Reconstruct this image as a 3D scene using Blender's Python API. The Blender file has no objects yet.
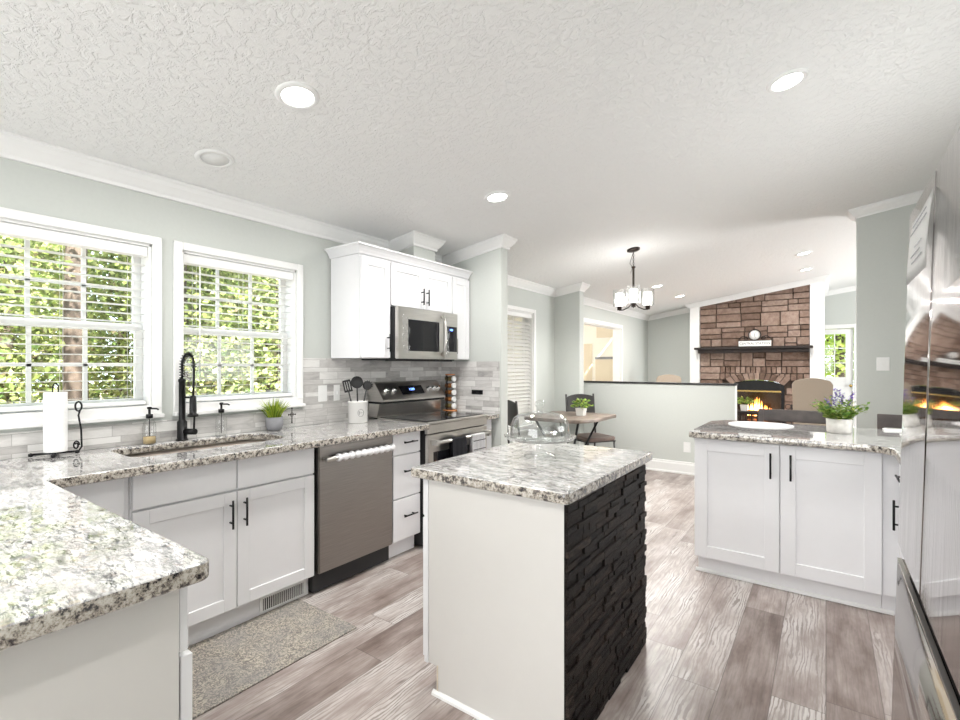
import bpy, bmesh, math, random
from mathutils import Vector, Matrix
random.seed(7)
PI = math.pi
SC = bpy.context.scene
COL = SC.collection
V = Vector

# ------------------------------------------------------------------ camera, sky, sun, large lights, exposure
cam_d = bpy.data.cameras.new('camera'); cam = bpy.data.objects.new('camera', cam_d); COL.objects.link(cam)
cam_d.sensor_width = 36; cam_d.lens = 18.0; cam_d.shift_y = 6/960; cam_d.clip_start = 0.02; cam_d.clip_end = 200
cam.location = (0, 0, 1.33); cam.rotation_euler = (PI/2, 0, math.atan2(346, 480))
SC.camera = cam
SC.view_settings.view_transform = 'Standard'; SC.view_settings.look = 'None'
SC.view_settings.gamma = 1; SC.view_settings.use_curve_mapping = False
SC.view_settings.exposure = 0.58
SC.cycles.use_denoising = True
SC.cycles.max_bounces = 10; SC.cycles.diffuse_bounces = 5; SC.cycles.glossy_bounces = 5
SC.cycles.transmission_bounces = 8; SC.cycles.transparent_max_bounces = 12
SC.cycles.sample_clamp_indirect = 6; SC.cycles.caustics_refractive = False; SC.cycles.caustics_reflective = False

w = bpy.data.worlds.new('sky'); SC.world = w; w.use_nodes = True
wn = w.node_tree; bg = wn.nodes['Background']
sky = wn.nodes.new('ShaderNodeTexSky'); sky.sky_type = 'HOSEK_WILKIE'; sky.turbidity = 2.5
sky.sun_direction = (0.55, -0.35, 0.75); sky.ground_albedo = 0.4
wmix = wn.nodes.new('ShaderNodeMixRGB'); wmix.inputs[0].default_value = 0.55
wmix.inputs[2].default_value = (0.80, 0.90, 1.0, 1)
wn.links.new(sky.outputs[0], wmix.inputs[1]); wn.links.new(wmix.outputs[0], bg.inputs[0])
bg.inputs[1].default_value = 6.0

def lamp(name, kind, loc, power, color=(1, 1, 1), size=0.2, size_y=None, rot=(0, 0, 0), shape=None, spread=None):
    d = bpy.data.lights.new(name, kind); d.energy = power; d.color = color
    if kind == 'AREA':
        d.shape = shape or ('RECTANGLE' if size_y else 'DISK'); d.size = size
        if size_y: d.size_y = size_y
        if spread: d.spread = spread
    elif kind == 'POINT': d.shadow_soft_size = size
    elif kind == 'SUN': d.angle = 0.02
    o = bpy.data.objects.new(name, d); COL.objects.link(o); o.location = loc; o.rotation_euler = rot
    return o
sun = lamp('sun', 'SUN', (6, -4, 12), 26, (1, .97, .90))
sun.rotation_euler = V((-0.60, 0.30, -0.74)).to_track_quat('-Z', 'Y').to_euler()
# three added daylight-coloured fill lights
lamp('fill_behind_camera', 'AREA', (-0.9, -2.45, 1.25), 68, (.97, .985, 1), 2.8, 2.0, (PI/2+.12, 0, 0))  # added fill in front of the closed back wall
lamp('fill_living_room', 'AREA', (4.05, 8.6, 1.4), 300, (.98, .99, 1), 4.0, 1.6, (0, PI/2+.35, 0))  # added fill by the windowless right wall of the living room
lamp('fill_behind_fridge', 'AREA', (1.0, 3.2, 1.65), 22, (.98, .99, 1), 1.1, 1.5, (0, PI/2+.25, 0))  # added fill over the right counter, out of view behind the refrigerator
CAN_POWER = 14

# ------------------------------------------------------------------ node helper and materials
def new_mat(name):
    m = bpy.data.materials.new(name); m.use_nodes = True
    return m, m.node_tree, m.node_tree.nodes['Principled BSDF']
def nd(nt, typ, ins=None, **props):
    n = nt.nodes.new('ShaderNode' + typ)
    for k, v in props.items(): setattr(n, k, v)
    for k, v in (ins or {}).items():
        if isinstance(v, bpy.types.NodeSocket): nt.links.new(v, n.inputs[k])
        else: n.inputs[k].default_value = v
    return n
def mth(nt, op, a, b=0.0, clamp=False):
    return nd(nt, 'Math', {0: a, 1: b}, operation=op, use_clamp=clamp).outputs[0]
def mix(nt, f, a, b, bt='MIX'):
    return nd(nt, 'MixRGB', {0: f, 1: a, 2: b}, blend_type=bt).outputs[0]
def c4(c): return (c[0], c[1], c[2], 1)
def ramp(nt, f, stops):
    n = nd(nt, 'ValToRGB', {0: f}); cr = n.color_ramp
    while len(cr.elements) < len(stops): cr.elements.new(0.5)
    for e, (p, c) in zip(cr.elements, stops): e.position = p; e.color = c4(c) if len(c) == 3 else c
    return n.outputs[0]
def coords(nt, scale=(1, 1, 1)):
    t = nd(nt, 'TexCoord'); return nd(nt, 'Mapping', {0: t.outputs['Object'], 3: scale}).outputs[0]
def bump(nt, b, h, strength=0.3, dist=0.01):
    n = nd(nt, 'Bump', {'Height': h, 'Strength': strength, 'Distance': dist}); nt.links.new(n.outputs[0], b.inputs['Normal'])
def simple(name, col, rough=0.5, metal=0.0, noise=0.0, nscale=20, bmp=0.0, coat=0.0, emit=None, estr=0.0):
    m, nt, b = new_mat(name)
    b.inputs['Roughness'].default_value = rough; b.inputs['Metallic'].default_value = metal
    b.inputs['Coat Weight'].default_value = coat
    co = coords(nt); n = nd(nt, 'TexNoise', {'Vector': co, 'Scale': nscale, 'Detail': 3.0})
    k = max(noise*.6 if noise < .03 else noise, 0.004)
    lo = tuple(c*(1-k) for c in col); hi = tuple(min(1, c*(1+k)) for c in col)
    nt.links.new(ramp(nt, n.outputs[0], [(0.3, lo), (0.7, hi)]), b.inputs['Base Color'])
    if bmp: bump(nt, b, n.outputs[0], bmp, 0.004)
    if emit: b.inputs['Emission Color'].default_value = c4(emit); b.inputs['Emission Strength'].default_value = estr
    return m

M = {}
M['paint'] = simple('sage_grey_paint', (.54, .562, .535), .75, noise=.02, nscale=60, bmp=.05)
M['trim'] = simple('white_trim_paint', (.80, .80, .79), .4, noise=.01)
M['cab'] = simple('white_cabinet_paint', (.76, .76, .775), .33, noise=.01)
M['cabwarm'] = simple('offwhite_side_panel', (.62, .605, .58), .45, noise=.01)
M['black'] = simple('black_metal', (.012, .012, .013), .38, .6)
M['blackgloss'] = simple('black_glass', (.008, .008, .01), .04)
M['blackmat'] = simple('black_matte', (.015, .015, .016), .6)
M['chrome'] = simple('chrome', (.8, .8, .8), .08, 1)
M['wooddk'] = simple('dark_brown_wood', (.014, .007, .005), .6, noise=.4, nscale=12)
M['woodgrey'] = simple('grey_brown_stool_wood', (.072, .06, .056), .45, noise=.25, nscale=14)
M['chairmetal'] = simple('charcoal_chair_metal', (.035, .033, .032), .45, .2)
M['seatbrown'] = simple('brown_vinyl_seat', (.17, .12, .10), .5, noise=.15)
M['beige'] = simple('beige_linen', (.40, .33, .265), .9, noise=.12, nscale=150, bmp=.3)
M['cream'] = simple('cream_linen', (.62, .55, .45), .9, noise=.08, nscale=150, bmp=.3)
M['creampaint'] = simple('cream_wall_paint', (.86, .83, .75), .7)
M['creamdoor'] = simple('beige_door_paint', (.70, .62, .48), .6)
M['paper'] = simple('white_paper', (.86, .86, .85), .8, noise=.03, nscale=90, bmp=.1)
M['plastic'] = simple('white_plastic', (.78, .78, .77), .35)
M['ceramic'] = simple('white_ceramic', (.80, .79, .77), .22)
M['greypot'] = simple('grey_pot', (.22, .22, .235), .6, noise=.1)
M['concpot'] = simple('whitewashed_pot', (.60, .58, .55), .7, noise=.12, nscale=30)
M['soil'] = simple('soil', (.04, .03, .02), .9)
M['brass'] = simple('brass', (.62, .44, .16), .25, 1)
M['gold'] = M['brass']
M['towelblk'] = simple('navy_black_towel', (.022, .022, .028), .9, noise=.2, nscale=200, bmp=.4)
M['wrap'] = simple('white_knit_wrap', (.80, .79, .80), .9, noise=.06, nscale=120, bmp=.5)
M['woodrack'] = simple('orange_wood', (.50, .20, .07), .4, noise=.2)
M['spice'] = simple('brown_spice', (.30, .12, .035), .35, noise=.5, nscale=15)
M['spice2'] = simple('green_brown_spice', (.14, .11, .04), .35, noise=.5, nscale=15)
M['lavender'] = simple('lavender_flower', (.20, .13, .45), .7, noise=.3, nscale=50)
M['bronze'] = simple('dark_bronze', (.05, .04, .035), .35, .8)
M['screen'] = simple('blue_display', (.01, .01, .02), .1, emit=(.15, .3, 1), estr=5)
M['ink'] = simple('dark_ink', (.05, .05, .05), .7)
M['lens_on'] = simple('lit_lamp_lens', (.9, .9, .88), .5, emit=(1, .985, .96), estr=9)
M['bulb'] = simple('lit_frosted_glass', (.9, .9, .9), .4, emit=(1, .98, .96), estr=4)
M['flame'] = simple('flame', (.9, .4, .1), .5, emit=(1, .36, .06), estr=7)
M['flamecore'] = simple('flame_core', (.9, .7, .3), .5, emit=(1, .68, .28), estr=12)
M['ember'] = simple('glowing_embers', (.4, .08, .02), .8, noise=.5, emit=(1, .12, .02), estr=1.5)
M['log'] = simple('gas_log', (.14, .09, .06), .9, noise=.5, nscale=10, bmp=.5)
M['soot'] = simple('firebox_soot', (.03, .03, .03), .85, noise=.3)
M['soap'] = simple('amber_soap', (.55, .42, .22), .15)
M['tin'] = simple('stainless_sink', (.55, .48, .42), .35, .75)

def brushed(name, col, axis_scale, rough=.28, dist=.0006, metal=1.0):
    m, nt, b = new_mat(name)
    n = nd(nt, 'TexNoise', {'Vector': coords(nt, axis_scale), 'Scale': 6.0, 'Detail': 3.0})
    nt.links.new(ramp(nt, n.outputs[0], [(.3, tuple(c*.9 for c in col)), (.7, tuple(c*1.08 for c in col))]), b.inputs['Base Color'])
    b.inputs['Metallic'].default_value = metal; b.inputs['Roughness'].default_value = rough
    bump(nt, b, n.outputs[0], .15, dist)
    return m
M['steel'] = brushed('brushed_stainless', (.62, .60, .57), (1, 1, 60))
M['dwsteel'] = brushed('dishwasher_stainless', (.33, .31, .29), (1, 1, 50), .33)
def film_steel():
    m, nt, b = new_mat('film_covered_fridge_steel')
    n = nd(nt, 'TexNoise', {'Vector': coords(nt, (1, 2.5, 1)), 'Scale': 2.2, 'Detail': 2.0})
    n2 = nd(nt, 'TexNoise', {'Vector': coords(nt, (1, 30, .6)), 'Scale': 5.0, 'Detail': 4.0})
    hgt = mth(nt, 'ADD', mth(nt, 'MULTIPLY', n.outputs[0], .3), mth(nt, 'MULTIPLY', n2.outputs[0], .05))
    b.inputs['Base Color'].default_value = (.40, .375, .365, 1); b.inputs['Metallic'].default_value = 1
    nt.links.new(ramp(nt, n2.outputs[0], [(.35, (.03,)*3), (.8, (.12,)*3)]), b.inputs['Roughness'])
    bump(nt, b, hgt, .07, .003)
    return m
M['fridge'] = film_steel()

def glassy(name, tint=(1, 1, 1), refl=0.6, rough=0.0, ior=1.45):
    # thin-walled glass: see-through with a fresnel reflection
    m, nt, b = new_mat(name); nt.nodes.remove(b)
    out = nt.nodes['Material Output']
    t = nd(nt, 'BsdfTransparent', {0: c4(tint)}); g = nd(nt, 'BsdfGlossy', {'Roughness': rough})
    lw = nd(nt, 'LayerWeight', {0: .5}).outputs[1]
    k = mth(nt, 'MULTIPLY', mth(nt, 'ADD', .04, mth(nt, 'MULTIPLY', mth(nt, 'POWER', lw, 4.0), .9)), refl, True)
    s = nd(nt, 'MixShader', {0: k, 1: t.outputs[0], 2: g.outputs[0]})
    nt.links.new(s.outputs[0], out.inputs[0])
    return m
M['pane'] = glassy('window_glass', (.97, .985, .975), .8)
M['glass'] = glassy('clear_glassware', (.985, .99, .988), 1.6, .0, 1.5)
M['fireglass'] = glassy('smoked_fireplace_glass', (.85, .85, .85), .9)

M['film'] = glassy('crinkled_clear_film', (.96, .96, .96), 4.5, .08)
def ceiling_mat():
    m, nt, b = new_mat('knockdown_ceiling')
    co = coords(nt)
    n = nd(nt, 'TexNoise', {'Vector': co, 'Scale': 26.0, 'Detail': 4.0, 'Roughness': .6, 'Distortion': .6})
    n2 = nd(nt, 'TexNoise', {'Vector': co, 'Scale': 70.0, 'Detail': 2.0})
    h = ramp(nt, n.outputs[0], [(.44, (0, 0, 0)), (.56, (1, 1, 1))])
    h2 = mth(nt, 'ADD', h, mth(nt, 'MULTIPLY', n2.outputs[0], .4))
    b.inputs['Base Color'].default_value = (.80, .80, .79, 1); b.inputs['Roughness'].default_value = .85
    bump(nt, b, h2, .55, .006)
    return m
M['ceiling'] = ceiling_mat()

def granite():
    m, nt, b = new_mat('white_granite')
    co = coords(nt); st = nd(nt, 'Mapping', {0: co, 2: (0, 0, .5), 3: (1.0, 3.0, 1.2)}).outputs[0]
    a = nd(nt, 'TexNoise', {'Vector': st, 'Scale': 11.0, 'Detail': 8.0, 'Roughness': .75, 'Distortion': .45})
    base = ramp(nt, a.outputs[0], [(.34, (.15, .145, .145)), (.42, (.36, .35, .345)), (.49, (.60, .59, .575)), (.62, (.72, .71, .695))])
    d = nd(nt, 'TexNoise', {'Vector': st, 'Scale': 30.0, 'Detail': 5.0, 'Roughness': .75, 'Distortion': .5})
    dark = ramp(nt, d.outputs[0], [(.42, (1, 1, 1)), (.47, (0, 0, 0))])
    msk = nd(nt, 'TexNoise', {'Vector': st, 'Scale': 5.5, 'Detail': 3.0})
    mk = ramp(nt, msk.outputs[0], [(.40, (.35, .35, .35)), (.54, (1, 1, 1))])
    c1 = mix(nt, mth(nt, 'MULTIPLY', dark, mk), base, (.10, .10, .115, 1))
    vn = nd(nt, 'TexNoise', {'Vector': st, 'Scale': 9.0, 'Detail': 9.0, 'Roughness': .7, 'Distortion': .3}).outputs[0]
    vl = ramp(nt, mth(nt, 'ABSOLUTE', mth(nt, 'SUBTRACT', vn, .5)), [(.0, (1, 1, 1)), (.03, (0, 0, 0))])
    c1 = mix(nt, mth(nt, 'MULTIPLY', mth(nt, 'MULTIPLY', vl, mk), .85), c1, (.13, .13, .145, 1))
    br = nd(nt, 'TexNoise', {'Vector': co, 'Scale': 45.0, 'Detail': 3.0})
    tan = ramp(nt, br.outputs[0], [(.58, (0, 0, 0)), (.68, (.5, .5, .5))])
    c2 = mix(nt, tan, c1, (.42, .34, .27, 1))
    # the polished edge shows coarser dark and tan crystals
    geo = nd(nt, 'NewGeometry'); nz = nd(nt, 'SeparateXYZ', {0: geo.outputs['Normal']}).outputs[2]
    side = mth(nt, 'LESS_THAN', mth(nt, 'ABSOLUTE', nz), .5)
    e = nd(nt, 'TexNoise', {'Vector': co, 'Scale': 52.0, 'Detail': 5.0, 'Roughness': .8})
    ecol = ramp(nt, e.outputs[0], [(.41, (.02, .018, .022)), (.45, (.15, .13, .115)), (.51, (.38, .345, .29)), (.60, (.56, .53, .48))])
    nt.links.new(mix(nt, side, c2, ecol), b.inputs['Base Color'])
    b.inputs['Roughness'].default_value = .045; b.inputs['Specular IOR Level'].default_value = .85
    b.inputs['Coat Weight'].default_value = .55; b.inputs['Coat Roughness'].default_value = .012; b.inputs['Coat IOR'].default_value = 1.5
    return m
M['granite'] = granite()

def floor_mat():
    m, nt, b = new_mat('vinyl_plank_floor')
    t = nd(nt, 'TexCoord'); s = nd(nt, 'SeparateXYZ', {0: t.outputs['Object']})
    X, Y = s.outputs[0], s.outputs[1]
    u = mth(nt, 'DIVIDE', X, .18); col = mth(nt, 'FLOOR', u)
    r1 = nd(nt, 'TexWhiteNoise', {'W': col}, noise_dimensions='1D').outputs[0]
    v = mth(nt, 'ADD', mth(nt, 'DIVIDE', Y, 1.22), mth(nt, 'MULTIPLY', r1, 7.0)); row = mth(nt, 'FLOOR', v)
    cr = nd(nt, 'CombineXYZ', {0: col, 1: row})
    rn = nd(nt, 'TexWhiteNoise', {'Vector': cr.outputs[0]}, noise_dimensions='2D')
    off = nd(nt, 'VectorMath', {0: rn.outputs[1], 1: (40, 40, 40)}, operation='MULTIPLY')
    pos = nd(nt, 'VectorMath', {0: t.outputs['Object'], 1: off.outputs[0]}, operation='ADD').outputs[0]
    def st(sc): return nd(nt, 'Mapping', {0: pos, 3: sc}).outputs[0]
    big = nd(nt, 'TexNoise', {'Vector': st((5, 1.2, 1)), 'Scale': 1.0, 'Detail': 3.0}).outputs[0]
    blot = nd(nt, 'TexNoise', {'Vector': st((9, 3.2, 1)), 'Scale': 1.0, 'Detail': 4.0, 'Roughness': .6}).outputs[0]
    tone = mth(nt, 'ADD', mth(nt, 'ADD', mth(nt, 'MULTIPLY', rn.outputs[0], .30), mth(nt, 'MULTIPLY', big, .50)), mth(nt, 'MULTIPLY', mth(nt, 'SUBTRACT', blot, .4), .75))
    basec = ramp(nt, tone, [(.22, (.18, .135, .118)), (.40, (.32, .265, .243)), (.54, (.44, .385, .36)), (.72, (.62, .585, .565))])
    g = nd(nt, 'TexNoise', {'Vector': st((60, 2.2, 1)), 'Scale': 1.0, 'Detail': 5.0, 'Roughness': .7}).outputs[0]
    grain = ramp(nt, g, [(.3, (.72, .70, .69)), (.55, (1, 1, 1)), (.8, (1.0, 1.0, 1.0))])
    c1 = mix(nt, 1.0, basec, grain, 'MULTIPLY')
    # cathedral grain on the whitewashed planks
    wv = nd(nt, 'TexWave', {'Vector': st((7, 1.1, 1)), 'Scale': 2.6, 'Distortion': 14.0, 'Detail': 4.0, 'Detail Scale': 1.3}, wave_type='BANDS', bands_direction='X').outputs[1]
    lines = ramp(nt, wv, [(.55, (1, 1, 1)), (.85, (.50, .46, .44))])
    lightmask = mth(nt, 'MULTIPLY', ramp(nt, tone, [(.50, (0, 0, 0)), (.64, (1, 1, 1))]), ramp(nt, nd(nt, 'TexNoise', {'Vector': st((6, 1.6, 1)), 'Scale': 1.3, 'Detail': 3.0}).outputs[0], [(.38, (.1, .1, .1)), (.55, (1, 1, 1))]))
    c2 = mix(nt, lightmask, c1, mix(nt, 1.0, mix(nt, .35, c1, (.66, .64, .62, 1)), lines, 'MULTIPLY'))
    wl = mix(nt, .35, (1, 1, 1, 1), lines)
    c2 = mix(nt, .5, c2, mix(nt, 1.0, c2, wl, 'MULTIPLY'))
    kn = nd(nt, 'TexNoise', {'Vector': st((14, 3.5, 1)), 'Scale': 1.0, 'Detail': 2.0}).outputs[0]
    knm = ramp(nt, kn, [(.70, (0, 0, 0)), (.76, (.6, .6, .6))])
    c2 = mix(nt, knm, c2, (.13, .105, .095, 1))
    fu = mth(nt, 'FRACT', u); fv = mth(nt, 'FRACT', v)
    eu = mth(nt, 'MINIMUM', fu, mth(nt, 'SUBTRACT', 1.0, fu)); ev = mth(nt, 'MINIMUM', fv, mth(nt, 'SUBTRACT', 1.0, fv))
    ed = mth(nt, 'MAXIMUM', mth(nt, 'LESS_THAN', eu, .009), mth(nt, 'LESS_THAN', ev, .0014))
    c3 = mix(nt, mth(nt, 'MULTIPLY', ed, .55), c2, (.08, .065, .06, 1))
    nt.links.new(c3, b.inputs['Base Color'])
    b.inputs['Roughness'].default_value = .34; b.inputs['Specular IOR Level'].default_value = .4
    bump(nt, b, mth(nt, 'SUBTRACT', g, ed), .08, .002)
    return m
M['floor'] = floor_mat()

def tile_mat(name, axis):
    m, nt, b = new_mat(name)
    t = nd(nt, 'TexCoord'); s = nd(nt, 'SeparateXYZ', {0: t.outputs['Object']})
    Z = s.outputs[2]; A = s.outputs[axis]
    # alternating band heights: 0.055 and 0.033
    p = mth(nt, 'DIVIDE', Z, .088); f = mth(nt, 'FRACT', p); hi = mth(nt, 'GREATER_THAN', f, .62)
    row = mth(nt, 'ADD', mth(nt, 'MULTIPLY', mth(nt, 'FLOOR', p), 2.0), hi)
    rr = nd(nt, 'TexWhiteNoise', {'W': row}, noise_dimensions='1D').outputs[0]
    ln = mth(nt, 'ADD', .13, mth(nt, 'MULTIPLY', rr, .16))
    uu = mth(nt, 'ADD', mth(nt, 'DIVIDE', A, ln), mth(nt, 'MULTIPLY', rr, 9.0)); cell = mth(nt, 'FLOOR', uu)
    cv = nd(nt, 'CombineXYZ', {0: row, 1: cell}); rn = nd(nt, 'TexWhiteNoise', {'Vector': cv.outputs[0]}, noise_dimensions='2D')
    fu = mth(nt, 'FRACT', uu); eu = mth(nt, 'MULTIPLY', mth(nt, 'MINIMUM', fu, mth(nt, 'SUBTRACT', 1.0, fu)), ln)
    ev = mth(nt, 'MULTIPLY', mth(nt, 'MINIMUM', mth(nt, 'ABSOLUTE', mth(nt, 'SUBTRACT', f, .62)), mth(nt, 'MINIMUM', f, mth(nt, 'SUBTRACT', 1.0, f))), .088)
    ed = mth(nt, 'LESS_THAN', mth(nt, 'MINIMUM', eu, ev), .0013)
    off = nd(nt, 'VectorMath', {0: rn.outputs[1], 1: (30, 30, 30)}, operation='MULTIPLY')
    pos = nd(nt, 'VectorMath', {0: t.outputs['Object'], 1: off.outputs[0]}, operation='ADD').outputs[0]
    sc = (6, 6, 22)
    vn = nd(nt, 'TexNoise', {'Vector': nd(nt, 'Mapping', {0: pos, 3: sc}).outputs[0], 'Scale': 1.0, 'Detail': 5.0, 'Roughness': .65, 'Distortion': .8}).outputs[0]
    tone = mth(nt, 'ADD', mth(nt, 'MULTIPLY', rn.outputs[0], .5), mth(nt, 'MULTIPLY', vn, .7))
    cc = ramp(nt, tone, [(.25, (.30, .29, .285)), (.42, (.47, .455, .44)), (.62, (.60, .585, .57)), (.85, (.74, .73, .71))])
    nt.links.new(mix(nt, ed, cc, (.38, .37, .355, 1)), b.inputs['Base Color'])
    b.inputs['Roughness'].default_value = .3
    bump(nt, b, mth(nt, 'SUBTRACT', 1.0, ed), .3, .002)
    return m
M['tile_y'] = tile_mat('marble_strip_mosaic', 1); M['tile_x'] = tile_mat('marble_strip_mosaic_stub', 0)

def stone_mat():
    m, nt, b = new_mat('brown_fireplace_stone')
    co = coords(nt); geo = nd(nt, 'NewGeometry')
    r = geo.outputs['Random Per Island']
    n = nd(nt, 'TexNoise', {'Vector': co, 'Scale': 14.0, 'Detail': 6.0, 'Roughness': .7}).outputs[0]
    tone = mth(nt, 'ADD', mth(nt, 'MULTIPLY', r, .35), mth(nt, 'MULTIPLY', n, .75))
    c = ramp(nt, tone, [(.25, (.085, .05, .034)), (.45, (.17, .108, .080)), (.65, (.26, .18, .142)), (.9, (.40, .31, .26))])
    nt.links.new(c, b.inputs['Base Color']); b.inputs['Roughness'].default_value = .85
    bump(nt, b, n, .8, .02)
    return m
M['stone'] = stone_mat()
M['mortar'] = simple('dark_mortar', (.07, .05, .04), .95, noise=.2)
def ledger_mat():
    m, nt, b = new_mat('charcoal_ledger_stone')
    co = coords(nt); geo = nd(nt, 'NewGeometry'); r = geo.outputs['Random Per Island']
    n = nd(nt, 'TexNoise', {'Vector': nd(nt, 'Mapping', {0: co, 3: (3, 3, 14)}).outputs[0], 'Scale': 6.0, 'Detail': 6.0, 'Roughness': .7}).outputs[0]
    tone = mth(nt, 'ADD', mth(nt, 'MULTIPLY', r, .3), mth(nt, 'MULTIPLY', n, .7))
    c = ramp(nt, tone, [(.3, (.003, .002, .002)), (.55, (.013, .009, .007)), (.85, (.062, .044, .034))])
    nt.links.new(c, b.inputs['Base Color']); b.inputs['Roughness'].default_value = .55; b.inputs['Specular IOR Level'].default_value = .22
    bump(nt, b, n, .6, .01)
    return m
M['ledger'] = ledger_mat()
def table_wood():
    m, nt, b = new_mat('weathered_table_wood')
    n = nd(nt, 'TexNoise', {'Vector': coords(nt, (14, 2, 2)), 'Scale': 2.0, 'Detail': 5.0}).outputs[0]
    nt.links.new(ramp(nt, n, [(.3, (.11, .085, .065)), (.7, (.25, .20, .165))]), b.inputs['Base Color']); b.inputs['Roughness'].default_value = .4
    return m
M['tablewood'] = table_wood()
def rug_mat():
    m, nt, b = new_mat('distressed_rug')
    co = coords(nt)
    n = nd(nt, 'TexNoise', {'Vector': co, 'Scale': 55.0, 'Detail': 3.0, 'Distortion': 2.5}).outputs[0]
    n2 = nd(nt, 'TexNoise', {'Vector': co, 'Scale': 7.0, 'Detail': 3.0}).outputs[0]
    c = ramp(nt, n, [(.44, (.19, .175, .16)), (.50, (.30, .275, .245)), (.56, (.47, .42, .35))])
    c = mix(nt, ramp(nt, n2, [(.4, (0, 0, 0)), (.65, (.5, .5, .5))]), c, (.24, .235, .235, 1))
    nt.links.new(c, b.inputs['Base Color']); b.inputs['Roughness'].default_value = .95
    bump(nt, b, n, .5, .004)
    return m
M['rug'] = rug_mat()
def leaf_mat(name, cols, transl=.35):
    m, nt, b = new_mat(name)
    r = nd(nt, 'NewGeometry').outputs['Random Per Island']
    c = ramp(nt, r, [(i/(len(cols)-1), k) for i, k in enumerate(cols)])
    nt.links.new(c, b.inputs['Base Color']); b.inputs['Roughness'].default_value = .55
    out = nt.nodes['Material Output']
    tr = nd(nt, 'BsdfTranslucent', {0: c})
    s = nd(nt, 'MixShader', {0: transl, 1: b.outputs[0], 2: tr.outputs[0]})
    nt.links.new(s.outputs[0], out.inputs[0])
    return m
M['foliage'] = leaf_mat('forest_leaves', [(.10, .17, .04), (.38, .46, .14), (.09, .12, .04), (.66, .68, .34), (.22, .30, .09), (.16, .12, .07), (.48, .56, .16)], .45)
M['leaf'] = leaf_mat('houseplant_leaves', [(.06, .15, .02), (.22, .34, .05), (.08, .20, .03), (.50, .55, .14), (.14, .24, .04)], .3)
M['grass'] = leaf_mat('potted_grass', [(.09, .18, .02), (.35, .45, .04), (.15, .25, .02), (.55, .60, .08)], .3)
def slat_mat():
    m, nt, b = new_mat('white_vinyl_slat'); b.inputs['Base Color'].default_value = (.84, .84, .82, 1); b.inputs['Roughness'].default_value = .4
    tr = nd(nt, 'BsdfTranslucent', {0: (.86, .86, .85, 1)}); s_ = nd(nt, 'MixShader', {0: .6, 1: b.outputs[0], 2: tr.outputs[0]})
    nt.links.new(s_.outputs[0], nt.nodes['Material Output'].inputs[0]); return m
M['slat'] = slat_mat()
M['bark'] = simple('tree_bark', (.07, .05, .038), .9, noise=.4, nscale=9, bmp=.8)
M['ground'] = simple('leaf_litter_ground', (.24, .185, .13), .95, noise=.6, nscale=2.5, bmp=.5)

# ------------------------------------------------------------------ geometry helpers
class Fr:          # local frame: s along the face, d outwards, z up
    def __init__(f, o, a, n): f.o, f.a, f.n = V(o), V(a), V(n)
    def p(f, s, d, z): return f.o + f.a*s + f.n*d + V((0, 0, z))
WF = Fr((0, 0, 0), (1, 0, 0), (0, 1, 0))
def nb(): return bmesh.new()
def hexa(bm, pts):
    vs = [bm.verts.new(p) for p in pts]
    fs = [bm.faces.new([vs[i] for i in q]) for q in ((0, 3, 2, 1), (4, 5, 6, 7), (0, 1, 5, 4), (1, 2, 6, 5), (2, 3, 7, 6), (3, 0, 4, 7))]
    return vs, fs
def bx(bm, s0, s1, d0, d1, z0, z1, bev=0.0, fr=WF, seg=1):
    pts = [fr.p(s, d, z) for z in (z0, z1) for s, d in ((s0, d0), (s1, d0), (s1, d1), (s0, d1))]
    vs, fs = hexa(bm, pts)
    if bev:
        es = list({e for f in fs for e in f.edges})
        bmesh.ops.bevel(bm, geom=es, offset=bev, segments=seg, affect='EDGES', clamp_overlap=True)
    return bm
def frame_from(d):
    d = V(d).normalized(); u = d.orthogonal().normalized(); return u, d.cross(u)
def tube(bm, path, r, n=8, closed=False, caps=True):
    path = [V(p) for p in path]; rings = []; N = len(path)
    up = None
    for i, p in enumerate(path):
        if closed: d = path[(i+1) % N] - path[i-1]
        else: d = path[min(i+1, N-1)] - path[max(i-1, 0)]
        d.normalize()
        if up is None: up = d.orthogonal().normalized()
        up = (up - d*up.dot(d)); up = up.normalized() if up.length > 1e-6 else d.orthogonal().normalized()
        w_ = d.cross(up); rr = r[i] if isinstance(r, (list, tuple)) else r
        rings.append([bm.verts.new(p + (up*math.cos(a) + w_*math.sin(a))*rr) for a in (2*PI*k/n for k in range(n))])
    M_ = N if closed else N-1
    for i in range(M_):
        A, B = rings[i], rings[(i+1) % N]
        for k in range(n): 
            f = bm.faces.new((A[k], A[(k+1) % n], B[(k+1) % n], B[k])); f.smooth = True
    if not closed and caps:
        bm.faces.new(rings[0][::-1]); bm.faces.new(rings[-1])
    return bm
def lathe(bm, prof, c=(0, 0, 0), n=24, axis=(0, 0, 1), smooth=True, caps=True):
    c = V(c); ax = V(axis).normalized(); u, v_ = frame_from(ax)
    if abs(ax.z) > .99: u, v_ = V((1, 0, 0)), V((0, 1, 0))
    rings = []
    for r, h in prof:
        rings.append([bm.verts.new(c + ax*h + (u*math.cos(2*PI*k/n) + v_*math.sin(2*PI*k/n))*max(r, 1e-4)) for k in range(n)])
    for A, B in zip(rings, rings[1:]):
        for k in range(n):
            f = bm.faces.new((A[k], A[(k+1) % n], B[(k+1) % n], B[k])); f.smooth = smooth
    if caps:
        bm.faces.new(rings[0][::-1]); bm.faces.new(rings[-1])
    return bm
def prism(bm, pts, vec):      # closed polygon extruded by vec
    vec = V(vec); A = [bm.verts.new(V(p)) for p in pts]; B = [bm.verts.new(V(p)+vec) for p in pts]; n = len(A)
    bm.faces.new(A[::-1]); bm.faces.new(B)
    for i in range(n): bm.faces.new((A[i], A[(i+1) % n], B[(i+1) % n], B[i]))
    return bm
def quad(bm, pts):
    return bm.faces.new([bm.verts.new(V(p)) for p in pts])
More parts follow.
